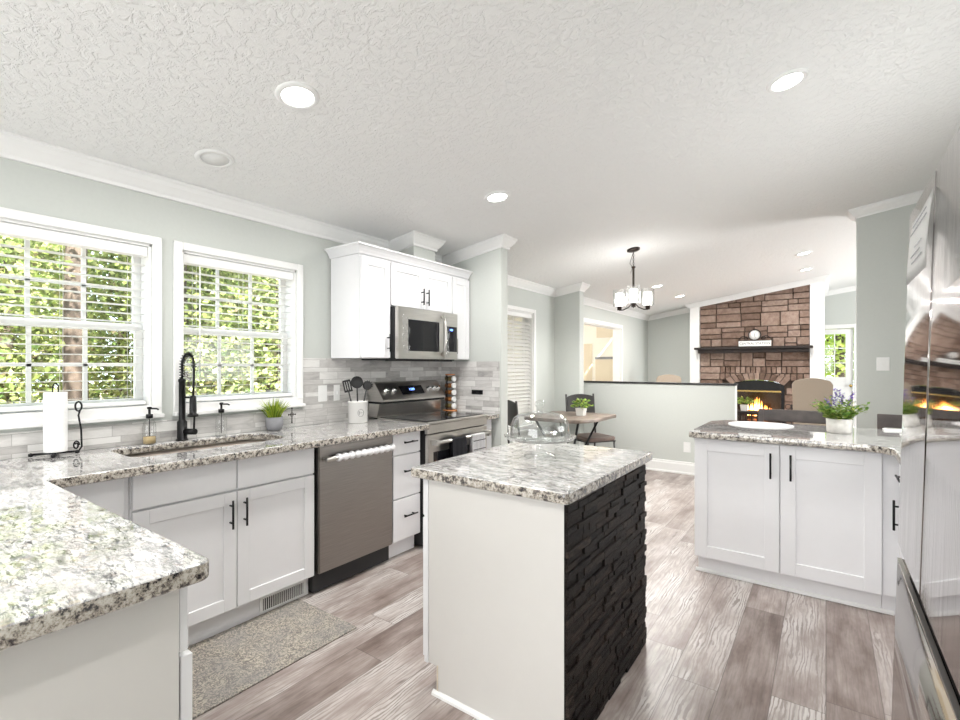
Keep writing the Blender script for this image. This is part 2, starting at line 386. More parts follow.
def rootloc(o):
    while o.parent: o = o.parent
    return o.location.copy()
def obj(name, bm, mat, parent=None, wb=None, label=None):
    """world-authored mesh -> ONE object; local origin at its root's location"""
    if isinstance(bm, bmesh.types.BMesh):
        bmesh.ops.recalc_face_normals(bm, faces=bm.faces[:])
        me = bpy.data.meshes.new(name); bm.to_mesh(me); bm.free()
    else: me = bm
    o = bpy.data.objects.new(name, me); COL.objects.link(o)
    if not me.materials:
        for k in (mat if isinstance(mat, (list, tuple)) else [mat]): me.materials.append(M[k] if isinstance(k, str) else k)
    if parent is not None:
        off = rootloc(parent); me.transform(Matrix.Translation(-off)); o.parent = parent
    else:
        co = [v.co for v in me.vertices]
        c = V(((min(v.x for v in co)+max(v.x for v in co))/2, (min(v.y for v in co)+max(v.y for v in co))/2, min(v.z for v in co)))
        me.transform(Matrix.Translation(-c)); o.location = c
    if label: o['label'] = label
    return o
def thing(name, label, cat, loc, group=None):
    o = bpy.data.objects.new(name, None); COL.objects.link(o); o.location = loc; o.empty_display_size = .1
    o['label'] = label; o['category'] = cat
    if group: o['group'] = group
    return o
def tag(o, label, cat, group=None, kind=None):
    o['label'] = label; o['category'] = cat
    if group: o['group'] = group
    if kind: o['kind'] = kind
    return o
def struct(name, bm, mat, parent=None):
    if parent is None and isinstance(bm, bmesh.types.BMesh):
        bmesh.ops.recalc_face_normals(bm, faces=bm.faces[:])
        me = bpy.data.meshes.new(name); bm.to_mesh(me); bm.free()
        o = bpy.data.objects.new(name, me); COL.objects.link(o); me.materials.append(M[mat])   # origin stays at the room's zero
        o['kind'] = 'structure'; return o
    return obj(name, bm, mat, parent)
def dup(root, loc, rz=None, label=None, group=None):
    def cp(o, par):
        c = o.copy(); COL.objects.link(c); c.parent = par
        for ch in o.children: cp(ch, c)
        return c
    r = cp(root, None); r.location = loc
    if rz is not None: r.rotation_euler = (0, 0, rz)
    if label: r['label'] = label
    if group: r['group'] = group
    return r
def rpoly(pts, segs=8):       # [(x, y, radius)] -> rounded outline
    out = []; n = len(pts)
    for i, (x, y, r) in enumerate(pts):
        p = V((x, y)); a = (V(pts[i-1][:2])-p).normalized(); b = (V(pts[(i+1) % n][:2])-p).normalized()
        if r <= 0: out.append((x, y)); continue
        ang = a.angle(b)/2; d = r/math.tan(ang); c = p + (a+b).normalized()*(r/math.sin(ang))
        s = p+a*d-c; e = p+b*d-c
        a0 = math.atan2(s.y, s.x); a1 = math.atan2(e.y, e.x); da = (a1-a0+PI) % (2*PI)-PI
        out += [(c.x+r*math.cos(a0+da*k/segs), c.y+r*math.sin(a0+da*k/segs)) for k in range(segs+1)]
    return out
def slab(loops, z0, z1, bev=.005):    # 2-D outline with holes -> slab mesh with eased edges
    cu = bpy.data.curves.new('slab', 'CURVE'); cu.dimensions = '2D'; cu.fill_mode = 'BOTH'
    cu.extrude = (z1-z0)/2-bev; cu.bevel_depth = bev; cu.bevel_resolution = 2; cu.offset = -bev
    for L in loops:
        sp = cu.splines.new('POLY'); sp.points.add(len(L)-1); sp.use_cyclic_u = True
        for q, p in zip(sp.points, L): q.co = (p[0], p[1], 0, 1)
    t = bpy.data.objects.new('t', cu); COL.objects.link(t)
    dg = bpy.context.evaluated_depsgraph_get(); me = bpy.data.meshes.new_from_object(t.evaluated_get(dg))
    bpy.data.objects.remove(t); bpy.data.curves.remove(cu)
    me.transform(Matrix.Translation((0, 0, (z0+z1)/2))); me.materials.clear()
    return me
def text_mesh(s, size, fr, depth=.001, spacing=1.0):
    cu = bpy.data.curves.new('t', 'FONT'); cu.body = s; cu.size = size; cu.align_x = 'CENTER'; cu.align_y = 'CENTER'; cu.extrude = depth; cu.space_character = spacing
    t = bpy.data.objects.new('t', cu); COL.objects.link(t)
    dg = bpy.context.evaluated_depsgraph_get(); me = bpy.data.meshes.new_from_object(t.evaluated_get(dg))
    bpy.data.objects.remove(t); bpy.data.curves.remove(cu); me.materials.clear()
    for v in me.vertices: v.co = fr.p(v.co.x, v.co.z, v.co.y)
    return me
XL = -2.98
RIDGE = 1.4
def cz(x): return 2.35+.15*(x-XL) if x <= RIDGE else 2.35+.15*(RIDGE-XL)-.15*(x-RIDGE)

# cabinet pieces ----------------------------------------------------
def shaker(fr, s0, s1, z0, z1, rail=.062, th=.02, d0=0.0, rec=.009):
    bm = nb(); e = .0
    bx(bm, s0, s0+rail, d0, d0+th, z0, z1, .0015, fr); bx(bm, s1-rail, s1, d0, d0+th, z0, z1, .0015, fr)
    bx(bm, s0+rail, s1-rail, d0, d0+th, z0, z0+rail, .0015, fr); bx(bm, s0+rail, s1-rail, d0, d0+th, z1-rail, z1, .0015, fr)
    bx(bm, s0+rail-.002, s1-rail+.002, d0, d0+th-rec, z0+rail-.002, z1-rail+.002, 0, fr)
    return bm
def flat(fr, s0, s1, z0, z1, th=.02, d0=0.0):
    return bx(nb(), s0, s1, d0, d0+th, z0, z1, .0025, fr)
def pull(fr, s, z, L, vertical=True, d0=.02, r=.0055):
    bm = nb(); o = d0+.030
    if vertical:
        tube(bm, [fr.p(s, o, z-L/2), fr.p(s, o, z+L/2)], r, 8)
        for q in (-.3, .3): tube(bm, [fr.p(s, d0+.0005, z+q*L), fr.p(s, o, z+q*L)], r*.85, 8)
    else:
        tube(bm, [fr.p(s-L/2, o, z), fr.p(s+L/2, o, z)], r, 8)
        for q in (-.3, .3): tube(bm, [fr.p(s+q*L, d0+.0005, z), fr.p(s+q*L, o, z)], r*.85, 8)
    return bm
FX = Fr((0, 0, 0), (0, 1, 0), (1, 0, 0))       # face looking +x, s = y, d = x

# ------------------------------------------------------------------ room shell
def ywall(name, x0, x1, y0, y1, holes=(), mat='paint', ztop=None):
    """wall running along y with openings (ya, yb, za, zb)"""
    bm = nb(); zt = ztop or max(cz(x0), cz(x1)); cur = y0
    for ya, yb, za, zb in sorted(holes):
        bx(bm, x0, x1, cur, ya, 0, zt)
        if za > 0: bx(bm, x0, x1, ya, yb, 0, za)
        bx(bm, x0, x1, ya, yb, zb, zt); cur = yb
    bx(bm, x0, x1, cur, y1, 0, zt)
    return struct(name, bm, mat)
def xwall(name, x0, x1, y0, y1, mat='paint', holes=()):
    bm = nb()
    def seg(a, b, z0, zt=None):
        xs = [a, b]
        if a < RIDGE < b: xs = [a, RIDGE, b]
        for p, q in zip(xs, xs[1:]):
            za, zb = (zt, zt) if zt else (cz(p), cz(q))
            hexa(bm, [(p, y0, z0), (q, y0, z0), (q, y1, z0), (p, y1, z0), (p, y0, za), (q, y0, zb), (q, y1, zb), (p, y1, za)])
    cur = x0
    for xa, xb, za, zb in sorted(holes):
        seg(cur, xa, 0)
        if za > 0: seg(xa, xb, 0, za)
        seg(xa, xb, zb); cur = xb
    seg(cur, x1, 0)
    return struct(name, bm, mat)

bm = nb(); bx(bm, -7, 4.3, -2.7, 13.5, -.08, 0); struct('floor', bm, 'floor')
bm = nb()
for a, b in ((XL-.14, RIDGE), (RIDGE, 4.3)):
    hexa(bm, [(a, -2.7, cz(a)), (b, -2.7, cz(b)), (b, 11.9, cz(b)), (a, 11.9, cz(a)),
              (a, -2.7, cz(a)+.1), (b, -2.7, cz(b)+.1), (b, 11.9, cz(b)+.1), (a, 11.9, cz(a)+.1)])
struct('ceiling', bm, 'ceiling')
W1 = (.335, 1.075, 1.11, 1.99); W2 = (1.225, 1.955, 1.11, 1.99); W3 = (4.50, 5.275, .60, 1.99)
OP = (6.72, 8.44, 0, 2.0)
wl_ = ywall('wall_left', XL-.14, XL, -2.6, 10.15, [W1, W2, W3, OP])
ywall('wall_right', 1.02, 1.12, -2.6, 5.84)
xwall('wall_back', XL, 1.12, -2.7, -2.6)
xwall('wall_kitchen_stub', XL, -2.294, 3.5, 3.6)
xwall('wall_dining_stub', XL, -2.617, 5.86, 5.99)
xwall('wall_hall', .24, 4.2, 5.84, 5.97)
xwall('wall_living_far', XL, -2.06, 10.05, 10.15)
ywall('wall_living_right', 4.2, 4.3, 5.84, 11.8)
DR = (-.35, .435, 0, 2.06)
xwall('wall_entry', -.02, 4.2, 11.67, 11.8, holes=[DR] if False else [(-.019, .435, 0, 2.06)])
ywall('wall_alcove', -.12, -.02, 10.05, 11.67, ztop=cz(-.07))
# tiled splash on the window wall and on the stub wall
bm = nb(); T = XL+.010
bx(bm, XL+.0005, T, -.6, .29, .915, 1.37); bx(bm, XL+.0005, T, .29, 1.118, .915, 1.03); bx(bm, XL+.0005, T, 1.118, 1.18, .915, 1.03)
bx(bm, XL+.0005, T, 1.18, 2.0, .915, 1.03); bx(bm, XL+.0005, T, 2.0, 3.49, .915, 1.386)
struct('tile_backsplash', bm, 'tile_y', wl_)
st_ = bpy.data.objects['wall_kitchen_stub']
bm = nb(); bx(bm, XL+.011, -2.31, 3.490, 3.4995, .915, 1.37); struct('tile_backsplash', bm, 'tile_x', st_)
# half wall between dining area and living room
bm = nb(); bx(bm, XL, -.861, 6.28, 6.40, 0, 1.10); hw = struct('wall_half', bm, 'paint')
bm = nb(); bx(bm, -2.8, -.845, 6.262, 6.418, 1.101, 1.121, .003); struct('cap_board', bm, 'blackmat', hw)
bm = nb(); bx(bm, -.862, -.856, 6.275, 6.405, 0, 1.10); struct('end_board', bm, 'trim', hw)
# room seen through the wide cased opening
bm = nb(); bx(bm, -6.2, XL-.14, 9.6, 9.7, 0, 2.45); struct('wall_side_room', bm, 'creampaint')
bm = nb(); bx(bm, -6.3, -6.2, 4.5, 9.7, 0, 2.45); struct('wall_side_room_left', bm, 'creampaint')
bm = nb(); bx(bm, -6.3, XL-.14, 4.4, 4.5, 0, 2.45); struct('wall_side_room_near', bm, 'creampaint')
bm = nb(); bx(bm, -6.3, XL-.14, 4.4, 9.7, 2.45, 2.5); struct('ceiling_side_room', bm, 'trim')

# crown mould, baseboards, casings
CROWN = [(0, 0), (.066, 0), (.066, .012), (.056, .02), (.048, .038), (.026, .064), (.015, .074), (.013, .090), (0, .090)]
def crown(bm, A, B, n, prof=CROWN, m=(0, 0), slope=.15):
    """mould from A to B; m = mitre at each end: 1 outside corner, -1 inside corner"""
    A, B, n = V(A), V(B), V(n); d = B-A; d /= math.hypot(d.x, d.y)
    def at_(P, sg, mm): return [P+n*o+V((0, 0, -h+slope*o*n.x))+d*(sg*mm*o) for o, h in prof]
    P, Q = [bm.verts.new(p) for p in at_(A, -1, m[0])], [bm.verts.new(p) for p in at_(B, 1, m[1])]; k_ = len(P)
    bm.faces.new(P[::-1]); bm.faces.new(Q)
    for i in range(k_): bm.faces.new((P[i], P[(i+1) % k_], Q[(i+1) % k_], Q[i]))
def cr_obj(i, segs, mat='trim'):
    bm = nb()
    for s in segs: crown(bm, *s)
    struct('trim_%d' % i, bm, mat)
zc = cz(XL)-.001
def cp(x, y): return (x, y, cz(x)-.001)
C_ = CROWN
cr_obj(1, [((XL, -2.6, zc), (XL, 2.83, zc), (1, 0, 0), C_, (0, -1)), ((XL, 3.09, zc), (XL, 3.5, zc), (1, 0, 0), C_, (-1, -1)),
           ((XL, 3.6, zc), (XL, 5.86, zc), (1, 0, 0), C_, (-1, -1)), ((XL, 5.99, zc), (XL, 10.05, zc), (1, 0, 0), C_, (0, -1))])
cr_obj(2, [(cp(XL, 3.5), cp(-2.294, 3.5), (0, -1, 0), C_, (-1, 1)), (cp(-2.294, 3.5), cp(-2.294, 3.6), (1, 0, 0), C_, (1, 1)), (cp(XL, 3.6), cp(-2.294, 3.6), (0, 1, 0), C_, (-1, 1))])
cr_obj(3, [(cp(XL, 5.86), cp(-2.617, 5.86), (0, -1, 0), C_, (-1, 1)), (cp(-2.617, 5.86), cp(-2.617, 5.99), (1, 0, 0), C_, (1, 1))])
cr_obj(4, [(cp(.24, 5.84), cp(1.02, 5.84), (0, -1, 0), C_, (1, 0)), (cp(.24, 5.84), cp(.24, 5.97), (-1, 0, 0), C_, (1, 1))])
cr_obj(5, [(cp(XL, 10.05), cp(-2.07, 10.05), (0, -1, 0), C_, (-1, -1)), (cp(-2.07, 9.6), cp(-.02, 9.6), (0, -1, 0), C_, (1, 1)), (cp(-2.07, 9.6), cp(-2.07, 10.05), (-1, 0, 0), C_, (1, -1)),
           (cp(-.02, 9.6), cp(-.02, 11.67), (1, 0, 0), C_, (1, -1))])
cr_obj(6, [(cp(-.02, 11.67), cp(RIDGE, 11.67), (0, -1, 0), C_, (-1, 0))])
# boxed chase above the wall cabinets
bm = nb(); hexa(bm, [(XL, 2.83, 2.19), (-2.70, 2.83, 2.19), (-2.70, 3.09, 2.19), (XL, 3.09, 2.19), (XL, 2.83, cz(XL)), (-2.70, 2.83, cz(-2.7)), (-2.70, 3.09, cz(-2.7)), (XL, 3.09, cz(XL))])
struct('trim_7', bm, 'paint')
cr_obj(8, [(cp(XL, 2.83), cp(-2.70, 2.83), (0, -1, 0), C_, (-1, 1)), (cp(-2.70, 2.83), cp(-2.70, 3.09), (1, 0, 0), C_, (1, 1)), (cp(XL, 3.09), cp(-2.70, 3.09), (0, 1, 0), C_, (-1, 1))])
def base(i, segs):
    bm = nb()
    for A, B, n in segs:
        A, B, n = V(A), V(B), V(n)
        prism(bm, [A+n*o+V((0, 0, h)) for o, h in [(0, 0), (.026, 0), (.026, .018), (.015, .024), (.015, .115), (.009, .13), (.009, .145), (0, .15)]], B-A)
    struct('baseboard_%s' % i, bm, 'trim')
base('half', [((XL, 6.28, 0), (-.85, 6.28, 0), (0, -1, 0)), ((-.856, 6.27, 0), (-.856, 6.41, 0), (1, 0, 0))])
base('left', [((XL, 3.6, 0), (XL, 5.86, 0), (1, 0, 0)), ((XL, 8.55, 0), (XL, 10.05, 0), (1, 0, 0))])
base('stub', [((XL, 5.86, 0), (-2.617, 5.86, 0), (0, -1, 0)), ((-2.617, 5.85, 0), (-2.617, 6.0, 0), (1, 0, 0))])
base('hall', [((.24, 5.84, 0), (1.02, 5.84, 0), (0, -1, 0)), ((.24, 5.83, 0), (.24, 5.98, 0), (-1, 0, 0))])
base('living', [((XL, 10.05, 0), (-2.07, 10.05, 0), (0, -1, 0))])

# ------------------------------------------------------------------ windows with their blinds
def window(i, y0, y1, z0, z1, stool=True, cols=3, apron=True):
    zs = z0; fr = FX; c = .045
    bm = nb()      # casing, jamb liners, stool
    for a, b in ((y0-c, y0), (y1, y1+c)): bx(bm, a, b, XL+.0005, XL+.018, z0-.01, z1+c, .003, fr)
    bx(bm, y0, y1, XL+.0005, XL+.018, z1, z1+c, .003, fr)
    for a, b in ((y0, y0+.012), (y1-.012, y1)): bx(bm, a, b, XL-.139, XL-.0005, z0, z1, 0, fr)
    bx(bm, y0, y1, XL-.139, XL-.0005, z1-.012, z1, 0, fr)
    bx(bm, y0-c-.02, y1+c+.02 if i != 2 else y1+c+.02, XL-.139, XL+.045, z0-.035, z0-.012, .004, fr) if False else None
    bx(bm, y0-c-.004, y1+c+.004, XL+.0005, XL+.042, z0-.062, z0-.040, .004, fr)       # stool
    bx(bm, y0-.001, y1+.001, XL-.139, XL+.02, z0-.04, z0+.005, 0, fr)
    bx(bm, y0-c, y1+c, XL+.0005, XL+.014, z0-.040, z0-.005, .002, fr)
    root = struct('window_%d' % i, bm, 'trim')
    gx = XL-.115; bm = nb(); s = .035; zm = (z0+z1)/2-.01
    ya, yb = y0+.012, y1-.012
    for (za, zb, dx) in ((zm-.02, z1-.012, -.012), (z0+.005, zm+.02, .012)):
        x0, x1 = gx-.012+dx, gx+.012+dx
        bx(bm, ya, ya+s, x0, x1, za, zb, .002, fr); bx(bm, yb-s, yb, x0, x1, za, zb, .002, fr)
        bx(bm, ya+s, yb-s, x0, x1, za, za+s+.004, .002, fr); bx(bm, ya+s, yb-s, x0, x1, zb-s, zb, .002, fr)
        for k in range(1, cols):
            y = ya+s+(yb-ya-2*s)*k/cols; bx(bm, y-.009, y+.009, x0+.006, x1-.006, za+s, zb-s, 0, fr)
        z = (za+zb)/2; bx(bm, ya+s, yb-s, x0+.006, x1-.006, z-.009, z+.009, 0, fr)
    struct('window_sash', bm, 'trim', root)
    bm = nb()
    for (za, zb, dx) in ((zm, z1-.03, -.012), (z0+.03, zm, .012)): bx(bm, ya+s-.005, yb-s+.005, gx+dx-.002, gx+dx+.002, za, zb, 0, fr)
    struct('window_pane', bm, 'pane', root)
    return root
def blind(y0, y1, z0, z1, label, tilt=.06, gap=.0445, wand=None, x=XL-.045):
    t = thing('window_blind', label, 'blind', (x, (y0+y1)/2, z0))
    obj('valance', bx(nb(), y0+.014, y1-.014, x-.025, x+.034, z1-.066, z1-.013, .004, FX), 'trim', t)
    bm = nb(); z = z0+.055
    while z < z1-.09:
        a = V((0.0215*math.cos(tilt), 0, .0215*math.sin(tilt))) if tilt > 0 else V((0.0245*math.cos(tilt), 0, .0245*math.sin(tilt)))
        c = V((x, 0, z)); n = V((-a.z, 0, a.x)).normalized()*.0009
        pts = []
        for yy in (y0+.02, y1-.02):
            b_ = V((0, yy, 0)); pts.append([c+b_-a-n, c+b_+a-n, c+b_+a+n, c+b_-a+n])
        hexa(bm, pts[0]+pts[1]); z += gap
    obj('slats', bm, 'slat', t)
    obj('bottom_rail', bx(nb(), y0+.02, y1-.02, x-.025, x+.025, z0+.012, z0+.032, .003, FX), 'trim', t)
    bm = nb()
    for f in (.12, .88) if y1-y0 < .6 else (.12, .5, .88):
        y = y0+(y1-y0)*f
        for dx in (-.0262, .0262): tube(bm, [(x+dx, y, z0+.03), (x+dx, y, z1-.07)], .0009, 4)
    obj('ladder_cord', bm, 'trim', t)
    if wand is not None:
        obj('tilt_wand', tube(nb(), [(x+.042, wand, z1-.075), (x+.043, wand, z1-.72)], .0045, 6), 'plastic', t)
    return t
window(1, *W1); window(2, *W2); window(3, *W3)
blind(W1[0], W1[1], W1[2], W1[3], 'open white slatted blind in the big window nearest the camera, behind the paper towels')
blind(W2[0], W2[1], W2[2], W2[3], 'open white slatted blind in the window behind the black faucet', wand=W2[0]+.10)
blind(W3[0], W3[1], W3[2], W3[3], 'nearly closed white slatted blind in the tall dining nook window', tilt=-.85)
# cased opening to the side room
bm = nb(); c = .06
for a, b in ((OP[0]-c, OP[0]), (OP[1], OP[1]+c)): bx(bm, a, b, XL+.0005, XL+.02, 0, OP[3]+c, .003, FX)
bx(bm, OP[0], OP[1], XL+.0005, XL+.02, OP[3], OP[3]+c, .003, FX)
bx(bm, OP[0], OP[0]+.015, XL-.139, XL, 0, OP[3], 0, FX); bx(bm, OP[1]-.015, OP[1], XL-.139, XL, 0, OP[3], 0, FX); bx(bm, OP[0], OP[1], XL-.139, XL, OP[3]-.015, OP[3], 0, FX)
struct('trim_9', bm, 'trim')
# doors of the side room
FY = Fr((0, 0, 0), (1, 0, 0), (0, -1, 0))          # face looking -y: d = -y
bm = nb(); Y = -9.6
for a, b in ((-4.62, -4.55), (-4.07, -4.0)): bx(bm, a, b, Y+.0, Y+.02, 0, 1.80, .003, FY)
bx(bm, -4.55, -4.07, Y, Y+.02, 1.73, 1.80, .003, FY); bx(bm, -4.55, -4.07, Y, Y+.008, .005, 1.73, 0, FY)
bx(bm, -4.20, -4.11, Y+.008, Y+.012, .3, 1.62, .002, FY)
struct('door_1', bm, 'creamdoor')
bm = nb(); bx(bm, -3.92, -3.50, Y, Y+.03, .005, 1.50, .004, FY); bx(bm, -3.90, -3.50, Y, Y+.02, 1.92, 2.2, .003, FY); dd = struct('door_2', bm, 'creamdoor')
struct('door_top_rail', bx(nb(), -3.92, -3.50, Y+.03, Y+.045, 1.47, 1.52, .002, FY), 'greypot', dd)
lamp('side_room_lamp', 'POINT', (-4.3, 7.6, 1.9), 58, (1, .96, .88), .15)

# entry door with glass lites, partly behind the fireplace column
bm = nb(); Y = -11.67
bx(bm, .437, .50, Y+.0005, Y+.02, 0, 2.14, .003, FY); bx(bm, -.018, .437, Y+.0005, Y+.02, 2.062, 2.14, .003, FY)
struct('trim_10', bm, 'trim')
bm = nb(); x0, x1 = -.017, .425; gx0, gx1 = -.017, .32; g0, g1 = 1.10, 1.965; yA, yB = -11.74, -11.70
bx(bm, gx1, x1, yA, yB, .01, 2.05, .002, FY); bx(bm, x0, gx1, yA, yB, .01, g0, .002, FY); bx(bm, x0, gx1, yA, yB, g1, 2.05, .002, FY)
for p in ((.05, .36, .25, .52), (.05, .36, .60, .92)): bx(bm, p[0], p[1], yB, yB+.006, p[2], p[3], .004, FY)
bm2 = nb(); bx(bm2, .137-.009, .137+.009, yB-.012, yB+.004, g0, g1, 0, FY)
for k in (1, 2): z = g0+(g1-g0)*k/3; bx(bm2, gx0, gx1, yB-.012, yB+.004, z-.009, z+.009, 0, FY)
for q in (g0, g1): bx(bm2, gx0, gx1, yB-.01, yB+.008, q-.012, q+.012, 0, FY)
bx(bm2, gx1-.012, gx1+.012, yB-.01, yB+.008, g0, g1, 0, FY)
d3 = struct('door_3', bm, 'trim'); struct('glazing_bars', bm2, 'trim', d3)
bm = nb(); bx(bm, gx0, gx1, yB-.022, yB-.018, g0, g1, 0, FY); struct('door_glass', bm, 'pane', d3)
bm = nb(); lathe(bm, [(.012, 0), (.012, .03), (.028, .04), (.028, .06), (.01, .07)], (.385, 11.70, .95), 14, (0, -1, 0)); struct('door_knob', bm, 'brass', d3)

# ------------------------------------------------------------------ recessed lights
def can(x, y, label, on=True, first=[None]):
    z = cz(x); th = math.atan(.15) if x <= RIDGE else -math.atan(.15)
    t = thing('recessed_light', label, 'ceiling light', (0, 0, 0), 'recessed ceiling lights')
    bm = nb(); lathe(bm, [(.066, -.002), (.070, -.009), (.086, -.007), (.093, -.0005), (.093, .0)], (0, 0, 0), 32, caps=False)
    obj('trim_ring', bm, 'plastic', t)
    bm = nb(); lathe(bm, [(.0001, -.004), (.067, -.004), (.067, -.001), (.0001, -.001)], (0, 0, 0), 32, caps=False)
    obj('lens', bm, 'lens_on' if on else 'plastic', t)
    t.location = (x, y, z-.0005); t.rotation_euler = (0, -th, 0)
    if on: lamp('recessed_lamp', 'AREA', (x, y, z-.02), CAN_POWER, (1, .975, .94), .13, rot=(0, -th, 0))
    return t
can(-1.88, 1.24, 'lit round recessed light at upper left of the kitchen ceiling')
can(-2.58, 1.22, 'unlit white recessed light in the ceiling above the sink windows', False)
can(-1.87, 2.80, 'lit recessed light in the ceiling in front of the wall cabinets')
can(-.16, 2.88, 'lit recessed light at upper right, above the white peninsula')
can(-.23, 7.34, 'lit recessed light over the living room, nearer one of the right-hand pair')
can(-.24, 8.57, 'lit recessed light just in front of the right side of the stone chimney')
can(-2.0, 7.19, 'lit recessed light just right of the chandelier shades')
can(-1.98, 8.46, 'lit recessed light in front of the stone chimney, upper left of it')
can(-1.9, -.6, 'recessed light behind the camera on the sink side')
can(-.15, -.6, 'recessed light behind the camera on the refrigerator side')

# ------------------------------------------------------------------ kitchen: window wall run
XB, XF = XL+.012, -2.405       # carcass back and front
def base_cab(name, label, y0, y1, kick=-2.45, z1=.873):
    t = thing(name, label, 'cabinet', (-2.7, (y0+y1)/2, 0))
    bm = nb(); bx(bm, XB, XF, y0, y1, .115, z1); obj('cabinet_body', bm, 'cab', t)
    bm = nb(); bx(bm, XB, kick, y0, y1, .001, .1145); obj('toe_kick', bm, 'cab', t)
    return t
def add_pull(parent, *a, **k): return obj('handle', pull(*a, **k), 'black', parent)
FK = Fr((XF+.0005, 0, 0), (0, 1, 0), (1, 0, 0))
t = base_cab('corner_cabinet', 'white base cabinet section tucked in the corner left of the sink', .50, .782)
obj('drawer_front', flat(FK, .52, .76, .70, .865), 'cab', t); obj('door', shaker(FK, .52, .76, .125, .69, .05), 'cab', t)
# sink base: open-topped carcass around the basin
t = thing('sink_base_cabinet', 'white two-door base cabinet under the sink', 'cabinet', (-2.7, 1.235, 0)); 
bm = nb(); bx(bm, XB, XF, .785, .803, .115, .873); bx(bm, XB, XF, 1.667, 1.685, .115, .873); bx(bm, XB, XF, .803, 1.667, .115, .133); bx(bm, XB, XB+.012, .803, 1.667, .133, .873)
bx(bm, XF-.018, XF, .803, 1.667, .665, .873)
bx(bm, XF-.018, XF, .803, 1.667, .133, .16)
obj('cabinet_body', bm, 'cab', t)
bm = nb(); bx(bm, XB, -2.45, .785, 1.685, .001, .1145); obj('toe_kick', bm, 'cab', t)
for a, b, h in ((.79, 1.233, 1.20), (1.238, 1.68, 1.27)):
    obj('drawer_front', flat(FK, a, b, .715, .865), 'cab', t)
    d = obj('door', shaker(FK, a, b, .125, .705), 'cab', t); add_pull(d, FK, h, .60, .14)
# air register in the toe kick
t = thing('floor_register', 'white slotted air register in the toe kick under the sink cabinet', 'vent', (-2.44, 1.53, 0.004))
bm = nb(); f = Fr((-2.4495, 0, 0), (0, 1, 0), (1, 0, 0))
bx(bm, 1.388, 1.668, 0, .006, .006, .017, .001, f); bx(bm, 1.388, 1.668, 0, .006, .082, .094, .001, f); bx(bm, 1.388, 1.405, 0, .006, .017, .082, .001, f); bx(bm, 1.652, 1.668, 0, .006, .017, .082, .001, f)
obj('frame', bm, 'plastic', t); bm = nb(); bx(bm, 1.405, 1.652, 0, .0015, .017, .082, 0, f); obj('dark_opening', bm, 'blackmat', t)
bm = nb()
for k in range(20): y = 1.411+.0123*k; bx(bm, y, y+.0038, .0016, .005, .017, .082, 0, f)
obj('louvers', bm, 'plastic', t)
# dishwasher
t = thing('dishwasher', 'stainless dishwasher between the sink cabinet and the drawers', 'dishwasher', (-2.7, 1.99, 0))
bm = nb(); bx(bm, XB, XF-.01, 1.69, 2.288, .012, .87); obj('housing', bm, 'blackmat', t)
d = obj('door', bx(nb(), 1.703, 2.285, XF-.009, XF+.032, .125, .863, .006, FX, 2), 'dwsteel', t)
obj('kick_plate', bx(nb(), 1.69, 2.288, -2.47, -2.45, .012, .115, 0, FX), 'blackmat', t)
bm = nb(); hx = XF+.070
tube(bm, [(hx, 1.725, .79), (hx, 2.262, .79)], .014, 12)
for y in (1.745, 2.245): bx(bm, y-.02, y+.02, XF+.0325, hx, .778, .802, .003, FX)
h_ = obj('handle', bm, 'steel', d)
bm = nb(); pts = []; rr = []
for k in range(61):
    y = 1.80+.45*k/60; pts.append((hx, y, .79)); rr.append(.0205+.0045*math.sin(k*PI/3.2))
tube(bm, pts, rr, 14); obj('knit_cover', bm, 'wrap', h_, label='white braided knit cover on the handle')
# three-drawer cabinet
t = base_cab('drawer_cabinet', 'white three-drawer cabinet between dishwasher and range', 2.293, 2.572)
for a, b, hz in ((.718, .865, .80), (.418, .710, .60), (.125, .410, .29)):
    d = obj('drawer', flat(FK, 2.300, 2.568, a, b), 'cab', t); add_pull(d, FK, 2.445, hz, .13, False)
# narrow cabinet right of the range
t = base_cab('narrow_cabinet', 'narrow white cabinet between range and stub wall', 3.345, 3.488)
obj('drawer', flat(FK, 3.352, 3.484, .765, .865), 'cab', t); obj('door', flat(FK, 3.352, 3.484, .125, .755), 'cab', t)

# counter leg coming towards the camera (left foreground)
t = thing('base_cabinet', 'white cabinet with plain end panel in the left foreground', 'cabinet', (-1.9, .15, 0))
bm = nb(); bx(bm, XB, -1.125, -.13, .455, .115, .873); obj('cabinet_body', bm, 'cab', t)
bm = nb(); bx(bm, XB, -1.14, -.11, .41, .001, .1145); obj('toe_kick', bm, 'cab', t)
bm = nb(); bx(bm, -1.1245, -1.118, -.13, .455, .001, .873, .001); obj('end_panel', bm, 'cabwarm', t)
FP = Fr((0, .4555, 0), (1, 0, 0), (0, 1, 0))
obj('drawer', flat(FP, -1.55, -1.122, .715, .865), 'cab', t); d = obj('door', shaker(FP, -1.55, -1.122, .125, .705, th=.024, d0=.004), 'cab', t)
obj('door', shaker(FP, -2.0, -1.555, .125, .865), 'cab', t)

